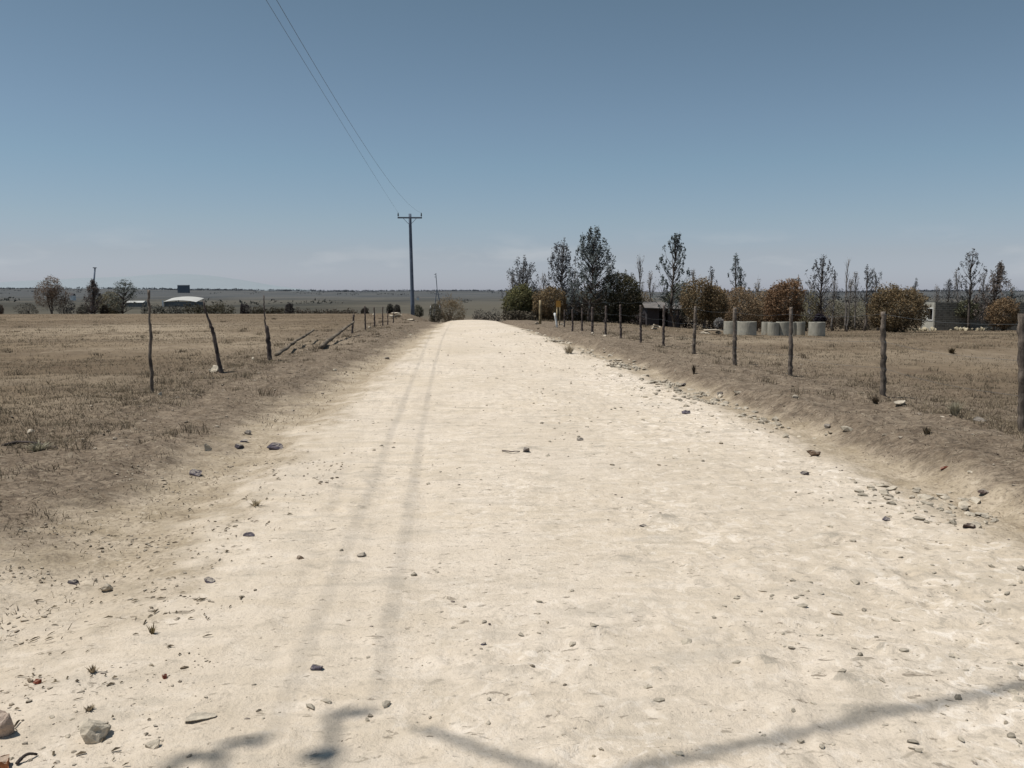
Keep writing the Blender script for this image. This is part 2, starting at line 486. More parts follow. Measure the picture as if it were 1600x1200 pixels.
M_DARK = plain('opening_shade', (0.012, 0.011, 0.011), 1.0, 0.2, 3)  # near black panels painting the unlit inside of openings
M_WHITE = plain('white_sheet', (0.68, 0.68, 0.66), 0.7, 0.1, 0.5)
M_DKWALL = plain('dark_sheet_wall', (0.055, 0.05, 0.055), 0.85, 0.3, 1.5)
M_FARROOF = plain('hazy_white_sheet', (0.42, 0.42, 0.40), 0.8, 0.15, 0.4)  # white roof dulled by distance haze put into its colour
M_FARWALL = plain('hazy_grey_wall', (0.17, 0.175, 0.175), 0.9, 0.15, 0.4)  # wall lightened by distance haze put into its colour
M_ROOF = plain('weathered_roof_sheet', (0.16, 0.145, 0.135), 0.7, 0.3, 2)
M_ORANGE = plain('ochre_board', (0.45, 0.24, 0.06), 0.8, 0.25, 6)
M_PALEWOOD = wood_material('pale_timber', (0.22, 0.17, 0.10), (0.40, 0.33, 0.21), 6)

# ------------------------------------------------------------------ ground sheet
def spaced(a, b, d0, g):
    out = [a]; d = d0
    while out[-1] < b:
        out.append(out[-1] + d); d *= g
    return out


ys = np.array(list(np.arange(-7, 2.2, 0.25)) + list(np.arange(2.2, 7.0, 0.024)) + spaced(7.0, 60, 0.026, 1.022)[0:] + spaced(62, 200, 1.2, 1.03) + spaced(206, 9000, 8, 1.09))
ys = np.unique(np.round(ys, 4))
NR = 230
side = np.array(spaced(0.03, 4.0, 0.03, 1.03) + spaced(4.3, 60, 0.25, 1.05) + spaced(64, 9000, 5, 1.12))
YY = ys[:, None]
EL = edge_l(ys)[:, None]; ER = edge_r(ys)[:, None]
uu = np.linspace(0, 1, NR)[None]
XR = EL + (ER - EL) * uu
XX = np.concatenate([EL - side[::-1][None], XR, ER + side[None]], 1)
YYf = np.broadcast_to(YY, XX.shape)
ZZ = ground_h(XX, YYf)
el = np.broadcast_to(EL, XX.shape); er = np.broadcast_to(ER, XX.shape)
out_d = np.maximum(el - XX, XX - er)
jig = 0.30 * fbm(XX * 1.3, YYf * 1.3, 4, 40) + 0.26 * fbm(XX * 6, YYf * 6, 3, 44)
isleft = XX < 1
roadm = 1 - sstep(-0.25, 0.35, out_d + jig * np.where(isleft, 1.4, 0.7))
wid = np.where(isleft, np.interp(YYf, [3, 7, 14, 30, 55], [1.15, 0.85, 0.85, 0.7, 0.3]), np.interp(YYf, [3, 9, 15, 40, 55], [1.0, 0.72, 0.75, 0.5, 0.25]))
shom = 1 - sstep(wid - 0.25, wid + np.where(isleft, 0.55, 0.12), out_d + jig * np.where(isleft, 1.3, 0.6))
roadm = np.where(YYf > 130, 0, roadm); shom = np.where(YYf > 130, 0, shom)
# near left corner: pale gravel spreads out over the verge
lc = isleft * (1 - sstep(4.0, 5.4, YYf + jig)) * (1 - sstep(1.2, 2.6, out_d + jig))
roadm = np.maximum(roadm, lc * 0.75); shom = np.maximum(shom, lc)
greym = np.clip(patch_field(XX, YYf) * 0.7 + 0.16 * track_shade_field(XX, YYf) + 0.28 * np.clip(vnoise(XX * 0.9, YYf * 0.5, 50) * 2 - 0.1, 0, 1), 0, 1)
for (wpx_, wpy_, wrx, wry, wst) in ((215, 512, 5, 9, .5), (285, 528, 3.5, 4, .4), (330, 545, 3, 3, .3), (120, 600, 1.6, 1.2, .25), (1480, 560, 3, 2, .3), (1290, 560, 3, 2, .25), (1180, 535, 4, 2.5, .3), (60, 640, 1.2, .8, .2), (470, 540, 2, 3, .3)):
    d_ = ray(wpx_, wpy_); t_ = -1.6 / d_[2]; cx_, cy_ = d_[0] * t_, d_[1] * t_
    shom = np.maximum(shom, wst * np.clip(np.exp(-((XX - cx_) / wrx) ** 2 - ((YYf - cy_) / wry) ** 2) * 1.3 + 0.5 * fbm(XX * .8, YYf * .5, 3, 46) * np.exp(-((XX - cx_) / wrx / 1.5) ** 2 - ((YYf - cy_) / wry / 1.5) ** 2), 0, 1))
colv = np.stack([roadm, shom, greym], -1).reshape(-1, 3)
V = np.stack([XX, YYf, ZZ], -1).reshape(-1, 3)
ny, nx = XX.shape
ii, jj = np.meshgrid(np.arange(ny - 1), np.arange(nx - 1), indexing='ij')
Q = np.stack([ii * nx + jj, ii * nx + jj + 1, (ii + 1) * nx + jj + 1, (ii + 1) * nx + jj], -1)
ns = len(side)
yc = np.broadcast_to(ys[:-1, None], ii.shape)
outc = out_d[:-1, :-1]
is_road = (jj >= ns) & (jj < ns + NR - 1) & (yc < 140)
is_hill = yc >= 640
is_val = (yc >= 110) & ~is_hill & ~is_road
is_verge = ~is_road & ~is_hill & ~is_val & (outc < 3.0)
is_field = ~(is_road | is_hill | is_val | is_verge)
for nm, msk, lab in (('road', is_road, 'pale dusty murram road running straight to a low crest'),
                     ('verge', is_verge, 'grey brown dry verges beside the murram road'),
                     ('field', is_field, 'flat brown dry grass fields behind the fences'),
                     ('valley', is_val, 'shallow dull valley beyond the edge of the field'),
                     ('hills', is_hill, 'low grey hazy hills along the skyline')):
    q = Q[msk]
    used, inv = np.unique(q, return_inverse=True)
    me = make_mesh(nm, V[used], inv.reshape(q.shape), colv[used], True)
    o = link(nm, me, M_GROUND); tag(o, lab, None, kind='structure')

# faint mountain far behind the left skyline
mp = plain('hazy_mountain', (0.235, 0.268, 0.295), 1.0, 0.03, 0.001)  # air haze painted in as a pale blue base colour
mx = np.linspace(-26000, -3500, 90); prof = 620 * np.exp(-((mx + 9800) / 3600) ** 2) + 420 * np.exp(-((mx + 15500) / 3800) ** 2) + 40 * fbm(mx / 1500, mx * 0, 3, 60)
pts = []
for k, (dy, hf) in enumerate(((0, 0.0), (3500, 0.55), (7000, 1.0), (14000, 0.0))):
    pts.append(np.stack([mx, np.full_like(mx, 24000 + dy), -60 + prof * hf * (1 + (dy / 40000))], -1))
pv = np.concatenate(pts); n = len(mx)
ii, jj = np.meshgrid(np.arange(3), np.arange(n - 1), indexing='ij')
q = np.stack([ii * n + jj, ii * n + jj + 1, (ii + 1) * n + jj + 1, (ii + 1) * n + jj], -1).reshape(-1, 4)
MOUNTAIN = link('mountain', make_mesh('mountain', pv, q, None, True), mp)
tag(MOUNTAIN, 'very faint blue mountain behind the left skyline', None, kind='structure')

# ------------------------------------------------------------------ grass, litter, gravel (uncountable)
def blades(x, y, h, w, lean, col, name, label, cat):
    n = len(x); z = ground_h(x, y)
    a = rng.random(n) * 2 * PI; la = rng.random(n) * 2 * PI
    b0 = np.stack([x - np.cos(a) * w, y - np.sin(a) * w, z - 0.01], -1)
    b1 = np.stack([x + np.cos(a) * w, y + np.sin(a) * w, z - 0.01], -1)
    m0 = np.stack([x - np.cos(a) * w * .6 + np.cos(la) * lean * h * .35, y - np.sin(a) * w * .6 + np.sin(la) * lean * h * .35, z + h * .6], -1)
    m1 = np.stack([x + np.cos(a) * w * .6 + np.cos(la) * lean * h * .35, y + np.sin(a) * w * .6 + np.sin(la) * lean * h * .35, z + h * .6], -1)
    t = np.stack([x + np.cos(la) * lean * h, y + np.sin(la) * lean * h, z + h], -1)
    v = np.stack([b0, b1, m1, m0, t], 1).reshape(-1, 3)
    k = np.arange(n)[:, None] * 5
    quads = k + np.array([[0, 1, 2, 3]]); tris = k + np.array([[3, 2, 4]])
    c = np.repeat(col, 5, 0)
    o = link(name, make_mesh(name, v, [quads, tris], c), M_GRASS)
    return tag(o, label, cat, kind='stuff')


def straw(n, dark=0.5):
    t = rng.random((n, 1)); b = 0.55 + 0.7 * rng.random((n, 1))
    a = np.array([[0.36, 0.295, 0.205]]); d = np.array([[0.17, 0.13, 0.092]])
    return (a * (1 - t * dark) + d * t * dark) * b * 0.85


def scatter_field(n, sgn, y0, y1):
    y = y0 * (y1 / y0) ** rng.random(n * 3)
    half = np.where(sgn < 0, 0.62, 0.72) * y + 3
    lat = rng.random(n * 3)
    x = np.where(sgn < 0, -4.1 - lat * np.maximum(half - 4.1, 0.5), 5.6 + lat * np.maximum(half - 5.6, 0.5))
    m = fbm(x * 0.35, y * 0.35, 3, 70) + 0.3 * fbm(x * 2, y * 2, 2, 72)
    keep = m > rng.random(len(x)) * 0.9 - 0.5
    return x[keep][:n], y[keep][:n]


gx, gy = [], []
for sgn, n in ((-1, 75000), (1, 75000)):
    a, b = scatter_field(n, sgn, 8.5, 78.0); gx.append(a); gy.append(b)
gx = np.concatenate(gx); gy = np.concatenate(gy)
hh = (0.018 + 0.06 * rng.random(len(gx)) ** 2.5) * (1 + 0.5 * np.clip(fbm(gx * 0.3, gy * 0.3, 2, 75), -0.5, 1))
blades(gx, gy, hh, 0.0022 + 0.00017 * gy, 0.5 + 1.6 * rng.random(len(gx)), straw(len(gx), 0.8), 'field_grass',
       'short dry brown grass covering the fields', 'grass')
# sparse stubble on the verges and shoulders
n = 26000
y = 2.6 * (45 / 2.6) ** rng.random(n); L = rng.random(n) < 0.62
x = np.where(L, edge_l(y) - 0.35 - 3.2 * rng.random(n) ** 0.8, edge_r(y) + 0.85 + 2.6 * rng.random(n) ** 0.8)
m = fbm(x * 1.6, y * 1.6, 3, 80) > rng.random(n) * 0.8 - 0.22
x, y = x[m], y[m]
blades(x, y, 0.015 + 0.055 * rng.random(len(x)) ** 2.2, 0.0018 + 0.0002 * y, 0.5 + 1.2 * rng.random(len(x)), straw(len(x), 0.9) * 0.9, 'verge_stubble',
       'sparse dry stubble on the grey verges', 'grass')

nc = 520
cy_ = 4.3 * (60 / 4.3) ** rng.random(nc); sd = rng.random(nc) < 0.5; nearf = rng.random(nc) < 0.45
cx_ = np.where(sd, np.where(nearf, -3.0 - 3.2 * rng.random(nc), -4.5 - 0.55 * cy_ * rng.random(nc)), np.where(nearf, 4.7 + 2.4 * rng.random(nc), 6 + 0.6 * cy_ * rng.random(nc)))
kb = 34
tx_ = np.repeat(cx_, kb) + rng.normal(0, 0.06, nc * kb) * (1 + 0.02 * np.repeat(cy_, kb)); ty_ = np.repeat(cy_, kb) + rng.normal(0, 0.06, nc * kb) * (1 + 0.02 * np.repeat(cy_, kb))
th_ = np.repeat(0.05 + 0.13 * rng.random(nc) ** 2, kb) * (0.4 + 0.7 * rng.random(nc * kb))
tc_ = straw(nc * kb, 0.8) * np.repeat(0.55 + 0.75 * rng.random((nc, 1)), kb, 0)
blades(tx_, ty_, th_, 0.0022 + 0.0002 * ty_, 0.3 + 0.9 * rng.random(nc * kb), tc_, 'grass_tufts', 'taller dry grass tufts along the fences and in the fields', 'grass')

n = 30000                                     # flattened straw lying on the verges
y = 2.6 * (40 / 2.6) ** rng.random(n); L = rng.random(n) < 0.6
x = np.where(L, edge_l(y) - 0.55 - 3.8 * rng.random(n), edge_r(y) + 0.55 + 4.0 * rng.random(n))
m = fbm(x * 1.4, y * 1.4, 3, 82) > rng.random(n) * 0.8 - 0.4
x, y = x[m], y[m]; n = len(x)
c_ = np.where(rng.random((n, 1)) < 0.55, np.array([[0.36, 0.30, 0.215]]), np.array([[0.11, 0.085, 0.062]])) * (0.6 + 0.6 * rng.random((n, 1)))
blades(x, y, 0.006 + 0.016 * rng.random(n), 0.002 + 0.00035 * y, 2.0 + 3.0 * rng.random(n), c_, 'flattened_straw', 'flattened straw lying over the grey verges', 'grass')

_bm = bmesh.new(); bmesh.ops.create_icosphere(_bm, subdivisions=1, radius=1)
ICO1 = (np.array([v.co[:] for v in _bm.verts]), np.array([[v.index for v in f.verts] for f in _bm.faces])); _bm.free()
_bm = bmesh.new(); bmesh.ops.create_icosphere(_bm, subdivisions=3, radius=1)
ICO2 = (np.array([v.co[:] for v in _bm.verts]), np.array([[v.index for v in f.verts] for f in _bm.faces])); _bm.free()


def rock_shape(ico, r, facets=9):
    v = ico[0].copy()
    for _ in range(facets):                      # chop with random planes for angular faces
        nrm = r.normal(size=3); nrm /= np.linalg.norm(nrm)
        d = 0.32 + 0.38 * r.random()
        s = v @ nrm
        v = v - np.where(s > d, s - d, 0)[:, None] * nrm
    v += 0.03 * r.normal(size=v.shape)
    return v


ROCKS1 = [rock_shape(ICO1, rng, 5) for _ in range(24)]


def gravel(x, y, s, col, name, label):
    n = len(x); z = ground_h(x, y)
    base = np.stack(ROCKS1)[rng.integers(0, 24, n)]
    a = rng.random(n) * 2 * PI; ca, sa = np.cos(a)[:, None], np.sin(a)[:, None]
    sx = (s * (0.8 + 0.9 * rng.random(n)))[:, None]; sy = (s * (0.7 + 0.5 * rng.random(n)))[:, None]; sz = (s * (0.4 + 0.4 * rng.random(n)))[:, None]
    X = base[:, :, 0] * sx; Yv = base[:, :, 1] * sy
    v = np.stack([x[:, None] + X * ca - Yv * sa, y[:, None] + X * sa + Yv * ca, z[:, None] + base[:, :, 2] * sz + sz * 0.22], -1)
    nv = v.shape[1]
    f = ICO1[1][None] + (np.arange(n) * nv)[:, None, None]
    o = link(name, make_mesh(name, v.reshape(-1, 3), f.reshape(-1, 3), np.repeat(col, nv, 0)), M_ROCK)
    return tag(o, label, 'gravel', kind='stuff')


n = 10500
y = 2.3 * (34 / 2.3) ** (rng.random(n) ** 1.15)
x = edge_l(y) - 0.9 + (edge_r(y) - edge_l(y) + 2.2) * rng.random(n)
k = rng.random(n) < 0.55                      # more of it along both shoulders
x = np.where(k, np.where(rng.random(n) < 0.6, edge_l(y) - 1.1 + 1.7 * rng.random(n), edge_r(y) + 0.5 - 1.2 * rng.random(n)), x)
cl = fbm(x * 1.5, y * 1.5, 3, 90) > rng.random(n) * 0.5 - 0.16
x, y = x[cl], y[cl]; n = len(x)
s = (0.003 + 0.0115 * rng.random(n) ** 4) * (0.85 + 0.03 * y)
tone = rng.random(n)[:, None]
col = np.where(tone < 0.4, np.array([[0.40, 0.335, 0.25]]), np.where(tone < 0.85, np.array([[0.24, 0.20, 0.155]]), np.array([[0.13, 0.105, 0.095]]))) * (0.8 + 0.4 * rng.random((n, 1)))
gravel(x, y, s, col, 'loose_gravel', 'small loose gravel scattered over the murram road')

# flat stones bedded in the road surface and rubble along its right shoulder
n = 7500
y = 2.4 * (40 / 2.4) ** (rng.random(n) ** 1.1); k = rng.random(n) < 0.6
x = np.where(k, edge_r(y) + 0.22 + 0.24 * rng.normal(size=n), edge_l(y) + 0.5 + (edge_r(y) - edge_l(y) - 0.6) * rng.random(n) ** 0.55)
cl = fbm(x * 1.2, y * 0.9, 3, 92) > rng.random(n) * 0.5 - 0.15
x, y = x[cl], y[cl]; n = len(x)
col = np.array([[0.50, 0.44, 0.35]]) * (0.45 + 0.75 * rng.random((n, 1)))
gravel(x, y, (0.006 + 0.03 * rng.random(n) ** 3) * np.where(k[cl], 1.8, 0.8) * (0.9 + 0.02 * y), col, 'bedded_gravel', 'flat pale stones bedded in the murram and along its right shoulder')
# clods of earth on the verges
n = 4200
y = 2.8 * (40 / 2.8) ** rng.random(n); L = rng.random(n) < 0.6
x = np.where(L, edge_l(y) - 0.7 - 3.6 * rng.random(n), edge_r(y) + 0.8 + 3.6 * rng.random(n))
cl = fbm(x * 1.1, y * 1.1, 3, 94) > rng.random(n) * 0.9 - 0.4
x, y = x[cl], y[cl]; n = len(x)
col = np.where(rng.random((n, 1)) < 0.7, np.array([[0.12, 0.092, 0.07]]), np.array([[0.27, 0.225, 0.175]])) * (0.7 + 0.5 * rng.random((n, 1)))
gravel(x, y, (0.006 + 0.022 * rng.random(n) ** 3) * (0.8 + 0.03 * y), col, 'earth_clods', 'small clods of dry earth on both verges')

n = 4200                                      # crumbs of earth and rotted grass on the near left shoulder
y = 2.35 + 6.0 * rng.random(n) ** 1.3; x = edge_l(y) + 0.5 - 1.9 * rng.random(n)
cl = fbm(x * 2.2 + y, y * 3.0, 3, 96) > rng.random(n) * 0.4 - 0.08
x, y = x[cl], y[cl]; n = len(x)
col = np.array([[0.20, 0.155, 0.11]]) * (0.5 + 1.0 * rng.random((n, 1)))
gravel(x, y, 0.004 + 0.013 * rng.random(n) ** 2.3, col, 'shoulder_crumbs', 'brown crumbs of earth on the left gravel shoulder')

# straw and twig litter lying on the near left shoulder
n = 650
y = 2.4 + 5.5 * rng.random(n) ** 1.4; x = edge_l(y) + 0.45 - 1.9 * rng.random(n)
kk = fbm(x * 2, y * 2, 3, 95) > -0.05
x, y = x[kk], y[kk]; n = len(x); z = ground_h(x, y) + 0.004
a = rng.normal(0.35, 0.7, n); ln = 0.005 + 0.020 * rng.random(n) ** 2.6; wd = 0.0015 + 0.0032 * rng.random(n)
dx, dy = np.cos(a) * ln, np.sin(a) * ln; ex, ey = -np.sin(a) * wd, np.cos(a) * wd
up = 0.008 * rng.random(n)
v = np.stack([np.stack([x - dx - ex, y - dy - ey, z], -1), np.stack([x + dx - ex, y + dy - ey, z + up], -1),
              np.stack([x + dx + ex, y + dy + ey, z + up], -1), np.stack([x - dx + ex, y - dy + ey, z], -1),
              np.stack([x, y, z + wd * 2 + up * .6], -1)], 1).reshape(-1, 3)
kq = np.arange(n)[:, None] * 5
f = np.concatenate([kq + np.array([[0, 1, 4]]), kq + np.array([[1, 2, 4]]), kq + np.array([[2, 3, 4]]), kq + np.array([[3, 0, 4]])])
c = np.repeat(straw(n, 0.9) * 0.95, 5, 0)
o = link('straw_litter', make_mesh('straw_litter', v, f, c), M_GRASS)
tag(o, 'bits of straw and twig littering the left shoulder', 'litter', kind='stuff')

# ------------------------------------------------------------------ single stones
PALE = (0.55, 0.48, 0.38); GREYS = (0.30, 0.265, 0.23); DARKS = (0.085, 0.075, 0.085); BROWN = (0.20, 0.14, 0.10); RED = (0.22, 0.065, 0.04)
PURP = (0.12, 0.105, 0.13)


def stone(px, py, wpx, hpx, col, label, group=None, name='stone', cat='stone', depth=1.0, sink=0.38):
    p = on_ground(px, py)
    dist = np.linalg.norm(p - EYE)
    s = dist / F
    w = wpx * s / 2 * 1.15; hgt = hpx * s * 0.85
    v = rock_shape(ICO2, rng, 11)
    v = v / np.abs(v).max(0)
    v = v * np.array([w, w * 0.75 * depth, hgt * 0.62])
    a = rng.normal(0, 0.35)
    c, s_ = math.cos(a), math.sin(a)
    v = np.stack([v[:, 0] * c - v[:, 1] * s_, v[:, 0] * s_ + v[:, 1] * c, v[:, 2] + hgt * (0.62 - sink)], -1)
    o = link(name, make_mesh(name, v, ICO2[1], np.broadcast_to(np.array(col), (len(v), 3))), M_ROCK, loc=p)
    return tag(o, label, cat, group)


G_L = 'stones on the left shoulder'; G_R = 'stones along the right shoulder'; G_RD = 'stones lying on the road'; G_F = 'pale stones out on the verges'
for a in [
    (157, 1150, 44, 34, PALE, 'large pale angular rock with shaded right end, bottom left of the picture', G_L),
    (6, 1148, 30, 44, (0.42, 0.33, 0.27), 'pale rock with reddish side cut off by the left picture edge', G_L),
    (4, 1198, 22, 22, (0.36, 0.15, 0.07), 'orange red rock fragment in the bottom left corner', G_L),
    (311, 1121, 42, 9, PALE, 'flat pale slab sunk in the gravel right of the large pale rock', G_L),
    (240, 1166, 18, 12, PALE, 'small pale chip below and right of the large pale rock', G_L),
    (167, 922, 18, 13, (0.42, 0.36, 0.28), 'pale topped stone nearest the dry verge stubble at left', G_L),
    (116, 913, 15, 10, DARKS, 'dark wedge stone left of the pale topped stone', G_L),
    (325, 909, 18, 9, PURP, 'flat dark purplish stone on the left shoulder, lowest of the dark ones', G_L),
    (387, 838, 16, 9, PURP, 'purplish stone beside the left wheel track and wire shadow', G_L),
    (306, 742, 16, 12, PURP, 'dark stone alone below the pale upright stone', G_L),
    (430, 702, 22, 14, PURP, 'biggest dark stone on the left shoulder, close to the wheel track and wire shadow', G_L),
    (374, 700, 16, 9, DARKS, 'dark stone directly left of the biggest dark stone', G_L),
    (380, 691, 14, 8, PURP, 'smaller stone tucked behind the dark shoulder stone', G_L),
    (389, 679, 13, 10, GREYS, 'grey stone with pale top at the back of the shoulder cluster', G_L),
    (325, 704, 11, 16, PALE, 'pale upright stone on the left verge beside the dark cluster', G_L),
    (258, 1060, 10, 9, RED, 'small red stone chip on the left gravel', 'red stone chips'),
    (60, 1068, 11, 9, RED, 'small red stone chip nearest the left picture edge', 'red stone chips'),
    (1475, 732, 10, 7, RED, 'small bright red scrap on the right verge', None),
    (495, 1046, 17, 12, PURP, 'purplish grey stone on the road between the two wheel tracks and wire shadows', G_RD),
    (822, 705, 16, 11, (0.2, 0.175, 0.165), 'grey rock bursting through the middle of the road', G_RD),
    (1005, 823, 13, 8, DARKS, 'dark stone on the road right of centre', G_RD),
    (755, 1008, 9, 6, PURP, 'tiny purplish stone in the middle of the road', G_RD),
    (470, 873, 11, 7, BROWN, 'small brown stone beside the left wheel track and wire shadow in mid road', G_RD),
    (565, 869, 14, 7, GREYS, 'grey flat stone near the road centre left of the tyre marks and wire shadows', G_RD),
    (908, 688, 12, 7, GREYS, 'small grey stone right of the bursting rock', G_RD),
    (1386, 812, 13, 7, PURP, 'small purple stone on the road near the right shoulder', G_R),
    (1070, 646, 16, 8, PURP, 'dark stone at the edge where road meets right shoulder', G_R),
    (1514, 824, 19, 10, (0.11, 0.08, 0.07), 'dark brown wedge stone lowest on the right shoulder', G_R),
    (1540, 771, 19, 8, (0.12, 0.085, 0.075), 'dark brown stone just under the right verge bank', G_R),
    (1272, 711, 19, 11, BROWN, 'brown stone in the rubble line along the right shoulder', G_R),
    (1257, 741, 10, 7, DARKS, 'small dark stone below the brown rubble stone', G_R),
    (1126, 693, 8, 6, PALE, 'small pale stone inside the right road edge', G_R),
    (1065, 602, 12, 6, DARKS, 'dark stone up the right shoulder near the thin weed', G_R),
    (1153, 615, 15, 8, PALE, 'pale flat stone on the bank below the right fence', G_F),
    (1126, 616, 9, 6, GREYS, 'grey stone left of the pale flat stone on the bank', G_F),
    (1406, 630, 19, 9, PALE, 'pale flat stone at the foot of the big right fence post', G_F),
    (1530, 658, 15, 9, GREYS, 'grey stone on the right verge beside the pale weed clump', G_F),
    (1292, 668, 9, 8, GREYS, 'small grey lump low on the right verge', G_F),
    (1516, 738, 7, 5, PALE, 'small white pebble far right on the verge', G_F),
    (332, 582, 22, 15, PALE, 'pale stone lying against the foot of the crooked leaning post', G_F),
    (250, 617, 7, 6, PALE, 'small pale stone by the foot of the tall thin left post', G_F),
    (48, 676, 9, 7, PALE, 'pale stone out on the left verge above the dark stick', G_F),
    (396, 562, 7, 6, PALE, 'pale stone just left of the stump post', G_F),
    (523, 580, 7, 5, PALE, 'pale stone below the second fallen log', G_F),
    (605, 561, 8, 5, GREYS, 'grey stone near the far left road edge', G_F),
    (641, 524, 7, 5, PALE, 'pale stone beside the far left road edge', G_F),
    (577, 513, 5, 4, PALE, 'pale stone between two far left fence posts', G_F),
    (644, 501, 12, 4, PALE, 'pale slab lying by the foot of the power pole', G_F),
    (838, 506, 8, 5, PALE, 'pale stone at the foot of the pale gate post', G_F),
    (841, 514, 6, 4, PALE, 'middle stone of three between gate post and road', G_F),
    (840, 522, 8, 4, PALE, 'lowest stone of three between gate post and road', G_F),
    (878, 507, 9, 4, PALE, 'pale stone leaning at the foot of the ochre sign', G_F),
    (926, 521, 5, 3, PALE, 'pale stone at the foot of the thick dark fence post', G_F),
    (945, 525, 6, 3, PALE, 'pale stone at the foot of the next fence post towards us', G_F),
    (585, 492, 6, 5, PALE, 'white stone at the left end of the far rubble heap', G_F),
    (700, 491, 6, 4, PALE, 'pale stone beside the crest of the road', G_F),
]:
    stone(*a)


def slab_pile(cx, cy, items, label, name='slab_pile'):
    p = on_ground(cx, cy)
    s = np.linalg.norm(p - EYE) / F
    root = thing(name, label, 'slab', p)
    for (dx, dz, w, h, dpt) in items:
        mb = MB()
        v = rock_shape(ICO2, rng, 8); v /= np.abs(v).max(0)
        v = v * np.array([w * s / 2, dpt, h * s / 2]) + np.array([dx * s, rng.normal(0, 0.15), (dz + h / 2) * s])
        mb.add(v, ICO2[1], np.array(PALE) * (0.8 + 0.3 * rng.random()))
        link('slab', mb.mesh('slab'), M_ROCK, root)


slab_pile(1112, 522, [(-8, 0, 16, 4, .4), (2, 4, 28, 3, .4), (10, 0, 8, 5, .3)], 'pale flat slab resting on smaller stones left of the concrete rings')
slab_pile(1024, 515, [(0, 0, 11, 3, .3), (1, 3, 13, 3, .35), (-1, 6, 8, 2.5, .3)], 'low stack of pale slabs between two thin right fence posts')
slab_pile(619, 496, [(-5, 0, 14, 5, .6), (6, 0, 10, 6, .5), (0, 4, 16, 4, .5)], 'heap of pale rubble beyond the last left fence posts', 'rubble_heap')

# ------------------------------------------------------------------ fence posts
def post_from_pixels(pts, label, group, mat=M_POST, name='fence_post', depth=None, sides=9):
    """pts: list of (px, py, width px) from the ground up"""
    if depth is None:
        base = on_ground(pts[0][0], pts[0][1])
    else:
        base = at_depth(pts[0][0], pts[0][1], depth)
    y = base[1]
    P = [at_depth(a, b, y) for (a, b, _) in pts]; P[0] = base
    R = [w * 0.78 * y / F / 2 for (_, _, w) in pts]
    P = [P[0] - (P[1] - P[0]) / max(np.linalg.norm(P[1] - P[0]), 1e-6) * 0.25] + P
    R = [R[0]] + R
    P = np.array(P); R = np.array(R)
    t = np.concatenate([[0], np.cumsum(np.linalg.norm(np.diff(P, axis=0), axis=1))])
    tt = np.linspace(0, t[-1], 34)
    Q = np.stack([np.interp(tt, t, P[:, k]) for k in range(3)], -1)
    Q[1:-1, :2] += rng.normal(0, 0.005, (32, 2))
    mb = MB(); mb.tube(Q - base, np.interp(tt, t, R), sides, jit=0.13)
    o = link(name, mb.mesh(name, True), mat, loc=base)
    return tag(o, label, 'fence post', group)


GR = 'posts of the right hand fence'
for i, (bx, by, ty, w, lean, lab) in enumerate([
    (1598, 676, 490, 17, -2, 'thick weathered fence post cut off by the right picture edge'),
    (1380, 617, 487, 12, 0, 'tall fence post with pale foot stone, nearest whole post on the right'),
    (1235, 588, 480, 9, 1, 'fence post standing in front of the concrete rings and brown dome tree'),
    (1148, 570, 481, 9, 0, 'fence post in front of the leftmost concrete ring'),
    (1084, 553, 479, 7, 3, 'slightly tilted pale fence post beneath the brown double dome tree'),
    (1036.5, 541, 477, 5.5, 1, 'thin dark fence post in front of the small shed'),
    (1001, 533.5, 477, 5, 0, 'thin dark fence post left of the low slab stack'),
    (970, 528, 476, 5, -1, 'thin pale topped fence post under the dark dome tree'),
    (946, 523.5, 478, 5, 1, 'fence post with a pale stone, left of the pale topped one'),
    (925.5, 520, 480, 5.5, 0, 'thicker dark fence post in line with the tallest tree trunk'),
    (909.5, 517, 482, 4, 0, 'thin fence post between ochre sign and tallest tree'),
    (894.5, 517.5, 483, 4, 0, 'thin fence post second to the right of the ochre sign'),
    (882, 511, 484, 3, 0, 'faint short fence post right beside the ochre sign')]):
    post_from_pixels([(bx, by, w), (bx + lean * .5, (by + ty) / 2, w * .92), (bx + lean, ty, w * .8)], lab, GR, M_POST if i < 5 else M_POSTD)

GL = 'posts of the broken left fence'
post_from_pixels([(237.5, 613, 7), (236, 570, 6.5), (234.5, 545, 6), (236, 520, 6), (233.5, 500, 4.5), (232.5, 453, 5)],
                 'tall thin knotty post standing upright in the left field edge', GL, M_POST)
post_from_pixels([(346, 582, 9), (340, 556, 8), (333, 520, 7.5), (326, 500, 4.5), (321, 486, 4), (318, 470, 3)],
                 'crooked post leaning left with a thin bent top', GL, M_POSTD)
post_from_pixels([(421.5, 562, 9), (419.5, 540, 8.5), (417.5, 511, 8), (414.5, 508, 3), (413, 488, 2.5), (412, 461, 2)],
                 'short thick dark stump post with a thin stick above it', GL, M_POSTD)
for (bx, by, ty, w, lean, lab) in [
    (550, 520, 491, 4.5, 3, 'leaning post that props the second fallen log'),
    (571, 515, 478, 3.5, -1, 'thin dark post right after the propping post'),
    (585.5, 511.5, 480, 3.2, -1, 'thin far post left of the pale pebble heap end'),
    (598, 509, 479, 2.6, 0, 'far post in front of the dark gap of the rubble heap'),
    (606, 508, 486, 2.2, 0, 'second last tiny post of the left fence'),
    (614.5, 505, 487, 2.4, 1, 'last tiny post of the left fence before the power pole')]:
    post_from_pixels([(bx, by, w), (bx + lean, ty, w * .85)], lab, GL, M_POSTD, sides=7)


